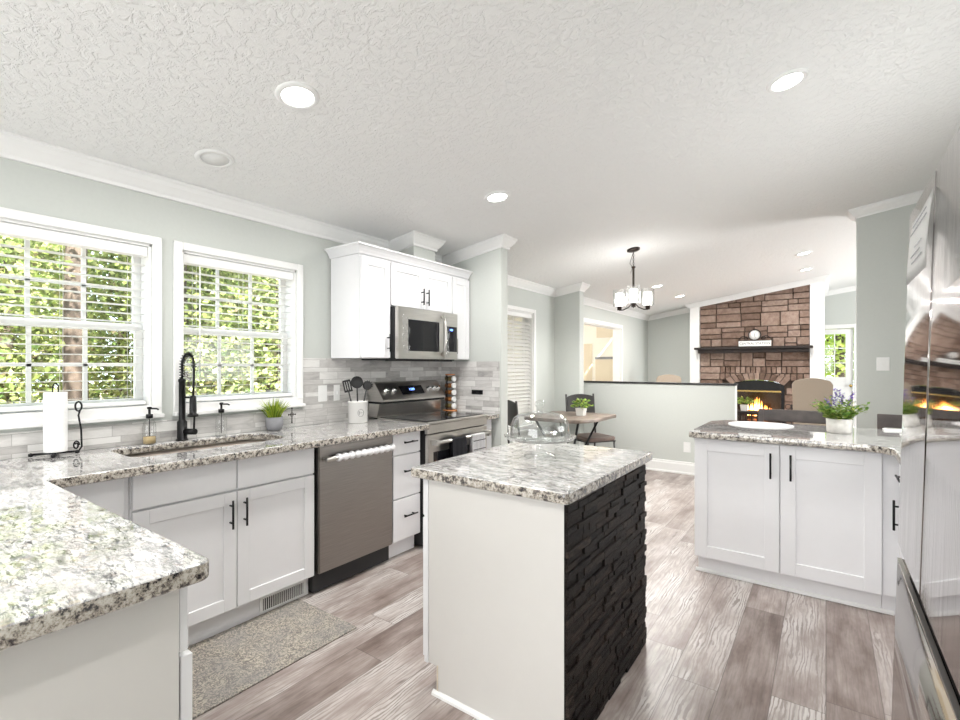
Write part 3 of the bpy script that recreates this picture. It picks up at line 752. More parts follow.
# sink cut-out and the long worktop
sink = rpoly([(-2.90, .85, .07), (-2.53, .85, .07), (-2.53, 1.63, .12), (-2.90, 1.63, .12)])
outer = rpoly([(XL+.0115, -.16, 0), (-1.066, -.16, .03), (-1.066, .503, .03), (-2.305, .498, .012), (-2.305, 2.578, .004), (XL+.0115, 2.578, 0)])
me = slab([outer, sink], .8745, .914, .006)
tag(obj('granite_countertop', me, 'granite'), 'long white granite worktop with the sink, under the windows and into the left foreground', 'countertop')
me = slab([[(XL+.0115, 3.342), (-2.31, 3.342), (-2.31, 3.4895), (XL+.0115, 3.4895)]], .8745, .914, .004)
tag(obj('granite_countertop', me, 'granite'), 'small strip of granite worktop between range and stub wall', 'countertop')
t = thing('kitchen_sink', 'undermount stainless sink below the two windows', 'sink', (-2.71, 1.18, .66))
bm = nb(); o1 = rpoly([(-2.915, .835, .08), (-2.515, .835, .08), (-2.515, 1.645, .13), (-2.915, 1.645, .13)])
def ring(L, z, k=1.0):
    cx = sum(p[0] for p in L)/len(L); cy = sum(p[1] for p in L)/len(L)
    return [bm.verts.new((cx+(p[0]-cx)*k, cy+(p[1]-cy)*k, z)) for p in L]
Rs = [ring(o1, .873, 1.0), ring(o1, .873, .985), ring(o1, .71, .95), ring(o1, .69, .90), ring(o1, .686, .1)]
for A, B in zip(Rs, Rs[1:]):
    for k in range(len(A)):
        fc = bm.faces.new((A[k], A[(k+1) % len(A)], B[(k+1) % len(A)], B[k])); fc.smooth = True
bm.faces.new(Rs[-1]); obj('basin', bm, 'tin', t)
bm = nb(); lathe(bm, [(.045, 0), (.045, .003), (.03, .004), (.0, .001)], (-2.715, 1.24, .6875), 20); obj('drain', bm, 'chrome', t)

# faucet
t = thing('kitchen_faucet', 'tall matte black spring faucet behind the sink', 'faucet', (-2.925, 1.205, .9145))
def pv(*a): return V(a)
fx, fy = -2.925, 1.205
obj('base', lathe(nb(), [(.031, 0), (.031, .006), (.025, .008), (.025, .105), (.019, .11), (.0165, .115), (.0165, .325), (.019, .327), (.019, .34), (.010, .345)], (fx, fy, .9145), 20), 'black', t)
u_ = V((.93, .37, 0)).normalized()
arc = []
for k in range(0, 25):
    a = PI*k/24; c0 = V((fx, fy, 1.335))+u_*.040
    arc.append(c0 - u_*math.cos(a)*.040+V((0, 0, math.sin(a)*.062)))
path = [V((fx, fy, 1.25)), V((fx, fy, 1.29)), V((fx, fy, 1.32))]+arc
path += [arc[-1]+V((0, 0, -.015))]
obj('hose', tube(nb(), path+[arc[-1]+V((0, 0, -.08)), V((fx, fy, 1.15))+u_*.074], .0065, 8), 'black', t)
bm = nb(); helix = []
L = [0]
for a, b in zip(path, path[1:]): L.append(L[-1]+(b-a).length)
def at(s):
    for i in range(len(path)-1):
        if s <= L[i+1] or i == len(path)-2: return path[i].lerp(path[i+1], (s-L[i])/(L[i+1]-L[i])), (path[i+1]-path[i]).normalized()
NT = 17; side = u_.cross(V((0, 0, 1)))
for k in range(NT*10+1):
    s = L[-1]*k/(NT*10); p, d = at(s); n2 = d.cross(side).normalized(); a = 2*PI*k/10
    helix.append(p+(side*math.cos(a)+n2*math.sin(a))*.0125)
tube(bm, helix, .0024, 5); obj('spring', bm, 'black', t)
hp = V((fx, fy, 0))+u_*.074
obj('spray_head', lathe(nb(), [(.010, 0), (.0165, -.006), (.018, -.08), (.018, -.10), (.027, -.104), (.027, -.116), (.012, -.118)], (hp.x, hp.y, 1.165), 18), 'black', t)
obj('docking_arm', tube(nb(), [(fx, fy, 1.155), (hp.x, hp.y, 1.155)], .006, 8), 'black', t)
bm = nb(); l0 = V((fx, fy, .965)); l1 = l0+u_*.09
tube(bm, [l0+u_*.02, l1], .0165, 12); tube(bm, [l1-u_*.01+V((0, 0, .0)), l1-u_*.006+V((0, 0, .09))], .0055, 8); obj('lever', bm, 'black', t)

# soap dispensers
def soap(x, y, label, amber):
    t = thing('soap_dispenser', label, 'soap dispenser', (x, y, .9145), 'soap dispensers by the sink')
    obj('bottle', lathe(nb(), [(.028, 0), (.031, .004), (.031, .095), (.026, .115), (.014, .13), (.013, .142)], (x, y, .9145), 20), 'glass', t)
    if amber: obj('liquid_soap', lathe(nb(), [(.028, .004), (.0285, .04), (.0, .0401)], (x, y, .9145), 16), 'soap', t)
    b = lathe(nb(), [(.016, .138), (.016, .158), (.006, .160), (.006, .185), (.011, .186), (.011, .197), (.002, .198)], (x, y, .9145), 14)
    tube(b, [(x, y, 1.103), (x+.03, y+.022, 1.103), (x+.04, y+.028, 1.098)], .0045, 8); tube(b, [(x, y, .93), (x, y, 1.05)], .002, 5)
    obj('pump', b, 'black', t)
soap(-2.925, 1.045, 'glass soap dispenser with black pump and amber soap, left of the faucet', True)
soap(-2.925, 1.42, 'clear glass soap dispenser with black pump, right of the faucet', False)

# potted grass
def leafquad(bm, p, d, n, L, w_):
    d = V(d).normalized(); s = d.cross(V(n)).normalized()*w_
    q = [bm.verts.new(x) for x in (p, p+d*L*.45+s, p+d*L, p+d*L*.45-s)]
    bm.faces.new(q)
t = thing('potted_grass', 'grey pot of yellow-green grass on the worktop right of the sink', 'plant', (-2.90, 1.745, .9145))
obj('pot', lathe(nb(), [(.030, 0), (.044, .004), (.053, .03), (.054, .085), (.050, .086), (.047, .07), (.0, .07)], (-2.90, 1.745, .9145), 24), 'greypot', t)
bm = nb()
for k in range(170):
    a = random.uniform(0, 2*PI); r = random.uniform(0, .034); o = V((-2.90+r*math.cos(a), 1.745+r*math.sin(a), .986))
    lean = random.uniform(.0, .75); H = random.uniform(.10, .155); d = V((math.cos(a)*lean, math.sin(a)*lean, 1)).normalized(); s = d.cross(V((random.uniform(-1, 1), random.uniform(-1, 1), .1))).normalized()*.0028
    m1 = o+d*H*.55; e = o+d*H+V((math.cos(a), math.sin(a), 0))*lean*.03-V((0, 0, lean*.02))
    v0, v1, v2, v3, v4 = [bm.verts.new(p) for p in (o-s, o+s, m1+s, m1-s, e)]
    bm.faces.new((v0, v1, v2, v3)); bm.faces.new((v3, v2, v4))
obj('grass_blades', bm, 'grass', t)
# square jar with metal cross ornament
t = thing('glass_jar', 'small square glass jar with a dark metal cross ornament beside the grass pot', 'jar', (-2.935, 1.875, .9145))
bm = nb(); bx(bm, -2.965, -2.905, 1.845, 1.905, .915, .993, .006, seg=2); obj('jar_body', bm, 'glass', t)
bm = nb(); x, y = -2.902, 1.872
tube(bm, [(x, y, .955), (x, y, 1.045)], .003, 6); tube(bm, [(x, y-.022, 1.005), (x, y+.022, 1.005)], .003, 6)
for c0 in ((x, y, 1.047), (x, y-.024, 1.005), (x, y+.024, 1.005), (x, y, .952)): lathe(bm, [(.0, -.006), (.005, -.003), (.005, .003), (.0, .006)], c0, 8)
tube(bm, [V((x, y, 1.005))+V((0, math.cos(a), math.sin(a)))*.012 for a in (2*PI*k/12 for k in range(12))], .002, 5, True)
obj('cross_ornament', bm, 'bronze', t)
t = thing('paper_towel_holder', 'black wrought-iron paper towel stand with scrolled arm', 'paper towel holder', (-2.87, .66, .9145))
bm = nb(); hx, hy = -2.90, .655
av = V((.32, .95, 0)).normalized()
tube(bm, [(hx, hy, .93), (hx, hy, 1.21)], .004, 8)
tube(bm, [V((hx, hy, 1.228))+V((0, .010*math.cos(a), .022*math.sin(a))) for a in (PI*k/8 for k in range(9))] , .003, 6)
tube(bm, [(hx, hy+.010, 1.228), (hx, hy+.010, 1.20)], .003, 6); tube(bm, [(hx, hy-.010, 1.228), (hx, hy-.010, 1.20)], .003, 6)
obj('post', bm, 'black', t)
bm = nb(); P0 = V((hx, hy, .927))
tube(bm, [P0-av*.085, P0+av*.082], .005, 8); sv = V((-av.y, av.x, 0)); tube(bm, [P0-sv*.08, P0+sv*.06], .005, 8)
for e in (P0-av*.085, P0+av*.078, P0-sv*.08, P0+sv*.055): lathe(bm, [(.0, -.0115), (.009, -.008), (.009, .003), (.0, .008)], e, 10)
obj('base', bm, 'black', t)
bm = nb(); A0 = P0+av*.082
pts = [A0+V((0, 0, 0)), A0+av*.012+V((0, 0, .02)), A0+av*.010+V((0, 0, .10)), A0+V((0, 0, .17))]
pts += [A0+V((0, 0, .19))+av*(-.0+.012*math.sin(a))+V((0, 0, .022-.022*math.cos(a))) for a in (2*PI*k/14 for k in range(1, 18))]
tube(bm, pts, .004, 7)
tube(bm, [A0-av*.008+V((0, 0, .028))+av*(.012*math.cos(a)*(1-k/28))+V((0, 0, .022*math.sin(a)*(1-k/28))) for k, a in ((k, 2*PI*k/12) for k in range(18))], .0035, 6)
obj('scrolled_arm', bm, 'black', t)
bm = nb(); lathe(bm, [(.016, 0), (.0425, 0), (.0430, .004), (.0430, .271), (.0425, .275), (.016, .275), (.016, 0)], (hx, hy, .9335), 36, caps=False)
tag(obj('paper_towel_roll', bm, 'paper'), 'white paper towel roll standing on the black holder', 'paper towels')

# crock with utensils
cx_, cy_ = -2.80, 2.345
t = thing('utensil_crock', 'white ceramic utensil crock with a round monogram beside the range', 'crock', (cx_, cy_, .9145))
obj('crock_body', lathe(nb(), [(.065, 0), (.070, .003), (.070, .148), (.073, .150), (.073, .158), (.067, .159), (.065, .02), (.0, .018)], (cx_, cy_, .9145), 32), 'ceramic', t)
bm = nb(); vd = V((.76, -.65, 0)).normalized(); rt = V((.65, .76, 0)); 
def oncrock(u2, v2):
    a = u2/.071; d = vd*math.cos(a)+rt*math.sin(a); return V((cx_, cy_, .99+v2))+d*.0708
tube(bm, [oncrock(.022+.022*math.cos(a), .026*math.sin(a)) for a in (2*PI*k/20 for k in range(20))], .0012, 4, True)
tube(bm, [oncrock(.008, 0), oncrock(.034, 0)], .0014, 4)
tube(bm, [oncrock(.012+.0, .014), oncrock(.008, 0), oncrock(.012, -.014)], .0012, 4)
obj('monogram', bm, 'ink', t)
def utensil(nm, label, dx, dy, tipdir, head):
    bx_ = V((cx_+dx, cy_+dy, .95)); tp = V((cx_, cy_, 1.12))+V(tipdir)
    t = thing(nm, label, 'utensil', bx_, 'black utensils in the crock')
    obj('handle', tube(nb(), [bx_, bx_.lerp(tp, .5), tp], [.005, .006, .0045], 8), 'blackmat', t)
    obj('head', head(tp, (tp-bx_).normalized()), 'blackmat', t)
def hd_ladle(p, d):
    bm = nb(); c = p+d*.04; n = V((.76, -.65, 0)); u1 = d.cross(n).normalized(); 
    prof = []
    for k in range(7): a = k/6*PI/2; prof.append((.045*math.cos(a) if k < 6 else .0001, -.022*math.sin(a)))
    lathe(bm, prof, c, 20, n, caps=False); lathe(bm, [(.0335*x, y) for x, y in ()] or [(.045, 0), (.041, .0)], c, 20, n, caps=False)
    return bm
def hd_slot(p, d):
    bm = nb(); n = V((.76, -.65, 0)); s = d.cross(n).normalized()
    for q in (-.024, -.008, .008, .024): prism(bm, [p+s*(q-.0055)-n*.002, p+s*(q+.0055)-n*.002, p+s*(q+.0055)+d*.085-n*.002, p+s*(q-.0055)+d*.085-n*.002], n*.004)
    prism(bm, [p-s*.030-n*.0022, p+s*.030-n*.0022, p+s*.030+d*.014-n*.0022, p-s*.030+d*.014-n*.0022], n*.0044)
    prism(bm, [p-s*.030+d*.075-n*.0022, p+s*.030+d*.075-n*.0022, p+s*.026+d*.09-n*.0022, p-s*.026+d*.09-n*.0022], n*.0044)
    return bm
def hd_fork(p, d):
    bm = nb(); n = V((.76, -.65, 0)); s = d.cross(n).normalized(); c = p+d*.03
    lathe(bm, [(.0001, -.006), (.029, -.004), (.034, .0), (.029, .004), (.0001, .006)], c, 16, n, caps=False)
    for k in range(8):
        a = PI*k/7; q = c+(s*math.cos(a)+d*math.sin(a))*.034; tube(bm, [q, q+n*.02+(s*math.cos(a)+d*math.sin(a))*.006], .0025, 5)
    return bm
utensil('slotted_turner', 'black slotted turner leaning left in the white crock', -.01, -.02, (-.035, -.055, .02), hd_slot)
utensil('ladle', 'black round ladle in the middle of the white crock', 0, .0, (.0, -.008, .05), hd_ladle)
utensil('spaghetti_server', 'black toothed pasta server leaning right in the white crock', .005, .02, (.03, .055, .035), hd_fork)

# range
t = thing('range', 'stainless electric range with black glass cooktop', 'range', (-2.65, 2.96, 0))
ry0, ry1 = 2.586, 3.334
bm = nb(); bx(bm, XB, -2.36, ry0, ry1, .02, .905); obj('housing', bm, 'blackmat', t)
bm = nb(); bx(bm, -2.86, -2.325, ry0, ry1, .9055, .922, .004); obj('cooktop_rim', bm, 'steel', t)
bm = nb(); bx(bm, -2.845, -2.36, ry0+.02, ry1-.02, .9225, .927, .001); ct = obj('cooktop', bm, 'blackgloss', t)
for x, y, r in ((-2.72, 2.78, .075), (-2.72, 3.14, .09), (-2.48, 2.78, .10), (-2.48, 3.14, .075)):
    obj('burner_ring', lathe(nb(), [(r, .9272), (r+.002, .9276), (r+.004, .9272)], (x, y, 0), 40, caps=False), 'greypot', ct)
bm = nb(); bx(bm, -2.3595, -2.33, ry0, ry1, .835, .9045, .004); obj('front_band', bm, 'steel', t)
d = obj('oven_door', bx(nb(), ry0+.004, ry1-.004, -2.3595, -2.328, .21, .827, .005, FX, 2), 'steel', t)
obj('oven_window', bx(nb(), ry0+.06, ry1-.06, -2.3278, -2.3262, .34, .70, .002, FX), 'blackgloss', d)
obj('warming_drawer', bx(nb(), ry0+.004, ry1-.004, -2.3595, -2.332, .05, .20, .005, FX), 'steel', t)
bm = nb(); hx = -2.272; tube(bm, [(hx, ry0+.035, .775), (hx, ry1-.035, .775)], .0135, 12)
for y in (ry0+.045, ry1-.045): bx(bm, y-.015, y+.015, -2.3275, hx+.008, .75, .795, .004, FX)
obj('handle', bm, 'steel', d)
# slanted backguard
bm = nb()
hexa(bm, [(-2.965, ry0, .925), (-2.862, ry0, .925), (-2.862, ry1, .925), (-2.965, ry1, .925), (-2.965, ry0, 1.03), (-2.835, ry0, 1.03), (-2.835, ry1, 1.03), (-2.965, ry1, 1.03)])
obj('riser', bm, 'steel', t)
bm = nb(); bx(bm, -2.965, -2.80, ry0-.001, ry1+.001, 1.031, 1.048, .002); obj('vent_slot', bm, 'blackgloss', t)
bm = nb(); A = [(-2.965, 1.049), (-2.79, 1.049), (-2.79, 1.062), (-2.885, 1.19), (-2.90, 1.20), (-2.965, 1.20)]
prism(bm, [(x, ry0, z) for x, z in A], (0, ry1-ry0, 0)); cpn = obj('control_panel', bm, 'steel', t)
sl = V((-2.885+2.79, 0, 1.19-1.062)); sn = V((sl.z, 0, -sl.x)).normalized(); sd = sl.normalized(); so = V((-2.79, 0, 1.062))
def onp(y, h, d=0): return so+V((0, y, 0))+sd*h+sn*d
bm = nb(); prism(bm, [onp(2.82, .04, .0005), onp(3.09, .04, .0005), onp(3.09, .125, .0005), onp(2.82, .125, .0005)], sn*.002); dp = obj('display', bm, 'blackgloss', cpn)
bm = nb(); me = text_mesh('12:09', .030, Fr(onp(2.955, .088, .0028), (0, 1, 0), sn), .0004)
for v in me.vertices:
    q = v.co-onp(2.955, .088, .0028); v.co = onp(2.955, .088, .0028)+V((0, q.y, 0))+sd*q.z
bm.free(); obj('clock_digits', me, 'screen', dp)
for y in (2.66, 2.745, 3.165, 3.225, 3.285):
    bm = nb(); lathe(bm, [(.024, .0005), (.024, .006), (.019, .008), (.017, .028), (.012, .031)], onp(y, .085), 18, sn); obj('knob', bm, 'chrome', cpn)

# towels on the oven handle
def towel(y0, y1, zb, mat, label, nm, bands=None):
    t = thing(nm, label, 'towel', (-2.25, (y0+y1)/2, zb), 'towels on the oven handle')
    bm = nb(); N = 14; prof = []
    R = .0165; prof = [(hx-R-.002, zb+.10), (hx-R, .775)]+[(hx-R*math.cos(a), .775+R*math.sin(a)) for a in (PI*k/8 for k in range(1, 8))]+[(hx+R, .775), (hx+R+.004, zb)]
    prof = prof[:1]+prof[1:-1]+[(hx+R+.004*k/5, .775-(.775-zb)*k/5) for k in range(1, 6)]
    G = []
    for i in range(N+1):
        y = y0+(y1-y0)*i/N; G.append([bm.verts.new((x+.0022*math.sin(i*1.4)*(1 if z < .77 else 0)+(.0 if z > .7 else .002), y, z)) for x, z in prof])
    for i in range(N):
        for k in range(len(prof)-1): fc = bm.faces.new((G[i][k], G[i+1][k], G[i+1][k+1], G[i][k+1])); fc.smooth = True
    bmesh.ops.solidify(bm, geom=bm.faces[:], thickness=-.003)
    c_ = obj('cloth', bm, mat, t)
    for z0_, z1_ in bands or ():
        bm = nb(); bx(bm, y0+.002, y1-.002, hx+R+.0082, hx+R+.0092, z0_, z1_, 0, FX); obj('stripe', bm, 'towelblk', c_)
towel(2.78, 2.95, .47, 'towelblk', 'plain dark navy towel folded over the oven handle', 'dish_towel')
towel(3.03, 3.20, .45, 'wrap', 'white towel with thin dark stripes on the oven handle, right of the dark one', 'dish_towel', ((.735, .741), (.665, .671), (.55, .556)))

# spice rack on the narrow worktop
sx, sy = -2.80, 3.415
t = thing('spice_rack', 'black and wood tower spice rack on the narrow worktop by the stub wall', 'spice rack', (sx, sy, .9145))
rx = V((.65, .76, 0)); ry = V((.76, -.65, 0))       # along jars towards viewer's right / towards viewer
obj('wooden_base', lathe(nb(), [(.066, 0), (.066, .012), (.060, .016)], (sx, sy, .9145), 24), 'woodrack', t)
obj('wooden_top', lathe(nb(), [(.02, .33), (.045, .332), (.045, .342)], (sx, sy, .9145), 24), 'woodrack', t)
bm = nb()
for a in (-.052, .052):
    for b in (-.028, .028):
        p = V((sx, sy, .93))+ry*b+rx*a*.62; tube(bm, [p, p+V((0, 0, .316))], .004, 6)
obj('frame', bm, 'black', t)
for k in range(5):
    z = .965+.062*k
    c0 = V((sx, sy, z))
    j = thing('spice_jar', 'glass spice jar with white lid lying in the spice rack, %s' % ('bottom tier', 'second tier from the bottom', 'middle tier', 'second tier from the top', 'top tier')[k], 'jar', c0, 'spice jars in the rack')
    dj = (rx*.62+ry*.78).normalized()
    obj('jar_glass', lathe(nb(), [(.016, -.052), (.021, -.048), (.021, .03), (.017, .036)], c0, 16, dj), ('spice2', 'spice', 'spice', 'spice', 'spice2')[k], j)
    obj('lid', lathe(nb(), [(.025, .036), (.0265, .038), (.0265, .052), (.024, .054)], c0, 18, dj), 'plastic', j)

# wall cabinets and microwave
UF = Fr((-2.6495, 0, 0), (0, 1, 0), (1, 0, 0))
def upper(y0, y1, z0, label):
    t = thing('wall_cabinet', label, 'cabinet', (-2.8, (y0+y1)/2, z0)); bm = nb(); bx(bm, XB, -2.65, y0, y1, z0, 2.12, .001); obj('cabinet_body', bm, 'cab', t); return t
t = upper(2.232, 2.512, 1.387, 'tall white wall cabinet at the left end, next to the window')
d = obj('door', shaker(UF, 2.236, 2.508, 1.39, 2.105, .058), 'cab', t); add_pull(d, UF, 2.478, 1.50, .13)
t = upper(2.514, 3.236, 1.782, 'short white two-door wall cabinet above the microwave')
d = obj('door', shaker(UF, 2.518, 2.873, 1.785, 2.105, .058), 'cab', t); add_pull(d, UF, 2.845, 1.88, .13)
d = obj('door', shaker(UF, 2.877, 3.232, 1.785, 2.105, .058), 'cab', t); add_pull(d, UF, 2.905, 1.88, .13)
t = upper(3.238, 3.488, 1.387, 'narrow white wall cabinet right of the microwave by the stub wall')
d = obj('door', shaker(UF, 3.242, 3.484, 1.39, 2.105, .058), 'cab', t); add_pull(d, UF, 3.268, 1.50, .13)
bm = nb(); CC = [(0, 0), (0, -.064), (.01, -.064), (.016, -.05), (.03, -.03), (.045, -.015), (.055, -.012), (.055, 0)]
CC = [(o, -h) for o, h in CC]
crown(bm, (-2.65, 2.232, 2.185), (-2.65, 3.488, 2.185), (1, 0, 0), CC, (1, 0), 0)
crown(bm, (XB, 2.232, 2.185), (-2.65, 2.232, 2.185), (0, -1, 0), CC, (0, 1), 0)
bx(bm, XB, -2.65, 2.232, 3.488, 2.1205, 2.125)
tag(obj('cabinet_crown', bm, 'cab'), 'white crown moulding running along the top of the wall cabinets', 'moulding')
t = thing('microwave', 'stainless over-the-range microwave with dark window', 'microwave', (-2.75, 2.875, 1.376))
my0, my1 = 2.518, 3.232
bm = nb(); bx(bm, XB+.002, -2.60, my0, my1, 1.376, 1.775, .002); bx(bm, XB+.002, -2.62, my0-.18, my0, 1.3745, 1.3855) if False else None; obj('housing', bm, 'blackmat', t)
d = obj('door', bx(nb(), my0+.004, 3.045, -2.5995, -2.562, 1.385, 1.773, .005, FX, 2), 'steel', t)
obj('window', bx(nb(), 2.625, 2.985, -2.5618, -2.5600, 1.445, 1.685, .002, FX), 'blackgloss', d)
obj('grille', bx(nb(), my0+.02, my1-.02, -2.72, -2.61, 1.368, 1.3755, .001, FX), 'blackmat', t)
c_ = obj('control_strip', bx(nb(), 3.050, my1-.004, -2.5995, -2.562, 1.385, 1.773, .004, FX, 2), 'steel', t)
kp = obj('keypad', bx(nb(), 3.068, 3.215, -2.5618, -2.5605, 1.45, 1.66, .001, FX), 'blackgloss', c_)
me = text_mesh('0:00', .022, Fr((-2.5602, 3.14, 1.632), (0, 1, 0), (1, 0, 0)), .0003); obj('digits', me, 'screen', kp)
bm = nb(); tube(bm, [(-2.5615, 3.015, 1.42), (-2.525, 3.015, 1.45), (-2.515, 3.015, 1.58), (-2.525, 3.015, 1.71), (-2.5615, 3.015, 1.74)], .012, 10); obj('handle', bm, 'steel', d)
# protective film bunched on the microwave
def film(p0, w_, h, name_, par, amp=.006):
    bm = nb(); N, K = 10, 16; G = []
    for i in range(N+1):
        G.append([bm.verts.new((p0[0]+amp*(.6+math.sin(i*1.9+k*.9)*.5+random.random()*.5), p0[1]+w_*i/N+.008*math.sin(k*.8), p0[2]+h*k/K)) for k in range(K+1)])
    for i in range(N):
        for k in range(K): bm.faces.new((G[i][k], G[i+1][k], G[i+1][k+1], G[i][k+1]))
    return obj(name_, bm, 'film', par, label='crinkled clear protective film')
film((-2.5595, 2.555, 1.43), .07, .28, 'protective_film', d, .009)
film((-2.512, 2.995, 1.40), .05, .33, 'protective_film', d, .007)

# outlets and switches
def plate(fr, s, z, w_, h, label, nm='wall_outlet', mat='plastic', cat='outlet', sw=False, d0=.0005):
    t = thing(nm, label, cat, fr.p(s, d0, z-h/2))
    obj('cover_plate', bx(nb(), s-w_/2, s+w_/2, d0, d0+.005, z-h/2, z+h/2, .002, fr), mat, t)
    if sw: obj('toggle', bx(nb(), s-.005, s+.005, d0+.0055, d0+.016, z-.012, z+.012, .002, fr), 'plastic', t)
    else:
        for q in (-.02, .02): obj('socket', bx(nb(), s-.016, s+.016, d0+.0055, d0+.007, z+q-.013, z+q+.013, .002, fr), 'plastic' if mat == 'plastic' else mat, t)
FT = Fr((T, 0, 0), (0, 1, 0), (1, 0, 0))
plate(FT, 2.16, 1.13, .075, .118, 'white outlet plate on the backsplash, nearer the window')
plate(FT, 2.285, 1.13, .055, .118, 'white switch plate on the backsplash, nearer the crock', 'light_switch', 'plastic', 'switch', True)
FS = Fr((0, 3.49, 0), (1, 0, 0), (0, -1, 0))
t = thing('wall_outlet', 'black horizontal outlet on the tiled stub wall right of the spice rack', 'outlet', FS.p(-2.545, .0005, 1.075))
obj('cover_plate', bx(nb(), -2.607, -2.483, .0005, .005, 1.075, 1.115, .002, FS), 'black', t)
for q in (-.03, .03): obj('socket', bx(nb(), -2.545+q-.016, -2.545+q+.016, .0055, .007, 1.083, 1.107, .002, FS), 'blackgloss', t)
plate(Fr((0, 5.84, 0), (1, 0, 0), (0, -1, 0)), .432, 1.349, .095, .125, 'white switch plate on the grey wall left of the refrigerator', 'light_switch', 'plastic', 'switch', True)
plate(Fr((0, 6.28, 0), (1, 0, 0), (0, -1, 0)), -1.387, .33, .08, .125, 'white outlet plate low on the half wall')

# rug
me = slab([rpoly([(-2.44, .62, .01), (-1.93, .62, .01), (-1.93, 1.612, .01), (-2.44, 1.612, .01)])], .0005, .007, .002)
tag(obj('kitchen_rug', me, 'rug'), 'grey and beige distressed rug on the floor in front of the sink', 'rug')

# ------------------------------------------------------------------ island
IX0, IX1, IY0, IY1 = -1.345, -.703, 1.475, 2.335
t = thing('kitchen_island', 'small white island with one side clad in dark stacked stone', 'island', (-1.02, 1.9, 0))
bm = nb(); bx(bm, IX0+.001, IX1-.012, IY0+.006, IY1, .115, .873); bx(bm, IX0+.075, IX1-.012, IY0+.006, IY1, .001, .115); obj('island_body', bm, 'cab', t)
bm = nb(); P = [(IX0+.022, .115), (IX0+.07, .115), (IX0+.07, .001), (IX1-.012, .001), (IX1-.012, .8735), (IX0+.022, .8735)]
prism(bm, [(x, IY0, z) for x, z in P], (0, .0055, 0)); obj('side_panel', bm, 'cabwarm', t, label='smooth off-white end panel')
bm = nb(); bx(bm, IX0, IX0+.021, IY0-.003, IY0+.018, .112, .873, .001); obj('face_stile', bm, 'cab', t)
bm = nb(); prism(bm, [(IX0+.05, IY0-.0005, 0.001), (IX0+.05, IY0-.016, 0.001), (IX0+.05, IY0-.014, .01), (IX0+.05, IY0-.004, .018), (IX0+.05, IY0-.0005, .018)], (IX1-.012-IX0-.05, 0, 0)); obj('shoe_moulding', bm, 'trim', t)
bm = nb(); bx(bm, IX0+.068, IX0+.074, IY0-.0035, IY0-.0005, .018, .118); obj('corner_bead', bm, 'cream', t)
FI = Fr((IX0+.0005, 0, 0), (0, 1, 0), (-1, 0, 0))
for a, b in ((IY0+.01, 1.903), (1.907, IY1-.005)):
    d = obj('door', shaker(FI, a, b, .125, .70), 'cab', t); add_pull(d, FI, b-.04 if a < 1.8 else a+.04, .60, .14)
    d = obj('drawer', flat(FI, a, b, .71, .865), 'cab', t); add_pull(d, FI, (a+b)/2, .79, .13, False)
# stacked-stone cladding: rows of strips with differing depth, one mesh
bm = nb(); bx(bm, IX1-.0115, IX1-.006, IY0, IY1, .001, .873)
z = .002; rs = random.Random(3)
while z < .871:
    h = rs.choice((.020, .024, .024, .030)); h = min(h, .8725-z); y = IY0
    if .8725-z-h < .012: h = .8725-z
    while y < IY1-1e-4:
        L_ = rs.choice((.05, .08, .13, .19)); e = min(y+L_, IY1)
        if IY1-e < .035: e = IY1
        dpt = rs.choice((-.001, .0, .003, .005, .008)); bx(bm, IX1-.0059, IX1-.002+dpt, y+.0005, e-.0005, z+.0006, z+h-.0006, .0015); y = e
    z += h
obj('stone_cladding', bm, 'ledger', t, label='dark charcoal stacked-stone side')
me = slab([rpoly([(-1.388, 1.432, .012), (-.680, 1.432, .02), (-.680, 2.378, .012), (-1.388, 2.378, .012)])], .8745, .914, .006)
tag(obj('granite_countertop', me, 'granite'), 'white granite slab on top of the small island', 'countertop')

# cake stand
kx, ky, kz = -1.075, 1.965, .9145
t = thing('cake_stand', 'clear glass footed cake stand on the island', 'cake stand', (kx, ky, kz))
obj('foot', lathe(nb(), [(.072, 0), (.073, .004), (.045, .012), (.016, .024), (.012, .045), (.018, .062), (.032, .073)], (kx, ky, kz), 40, caps=False), 'glass', t)
obj('plate', lathe(nb(), [(.0, .074), (.09, .074), (.15, .078), (.165, .090), (.166, .096), (.160, .094), (.148, .083), (.0, .080)], (kx, ky, kz), 48, caps=False), 'glass', t)
t = thing('cake_dome', 'clear glass dome cover with ball knob on the cake stand', 'glass dome', (kx, ky, kz+.0835))
def dome(off): return [(.136-off, .0), (.138-off, .02), (.134-off, .06), (.122-off, .09), (.098-off, .108-off), (.05, .118-off), (.0, .122-off)]
obj('dome_glass', lathe(nb(), dome(0)+dome(.004)[::-1], (kx, ky, kz+.0845), 48, caps=False), 'glass', t)
obj('knob', lathe(nb(), [(.012, .121), (.010, .135), (.018, .142), (.023, .155), (.019, .168), (.0, .175)], (kx, ky, kz+.0845), 24), 'glass', t)

# ------------------------------------------------------------------ peninsula on the right
t = thing('peninsula_cabinet', 'white two-door peninsula cabinet facing the island', 'cabinet', (-.2, 3.6, 0))
bm = nb(); bx(bm, -.69, .243, 3.342, 3.93, .108, .873); obj('cabinet_body', bm, 'cab', t)
bm = nb(); bx(bm, -.675, .243, 3.375, 3.92, .001, .1075); obj('toe_kick', bm, 'cab', t)
bm = nb(); prism(bm, [(-.69, 3.3745, 0.001), (-.69, 3.360, 0.001), (-.69, 3.362, .012), (-.69, 3.370, .02), (-.69, 3.3745, .02)], (.985, 0, 0)); obj('shoe_moulding', bm, 'trim', t)
FN = Fr((0, 3.3415, 0), (1, 0, 0), (0, -1, 0))
d = obj('door', shaker(FN, -.688, -.223, .11, .865, .075), 'cab', t); add_pull(d, FN, -.266, .74, .15)
d = obj('door', shaker(FN, -.217, .242, .11, .865, .075), 'cab', t); add_pull(d, FN, -.166, .74, .15)
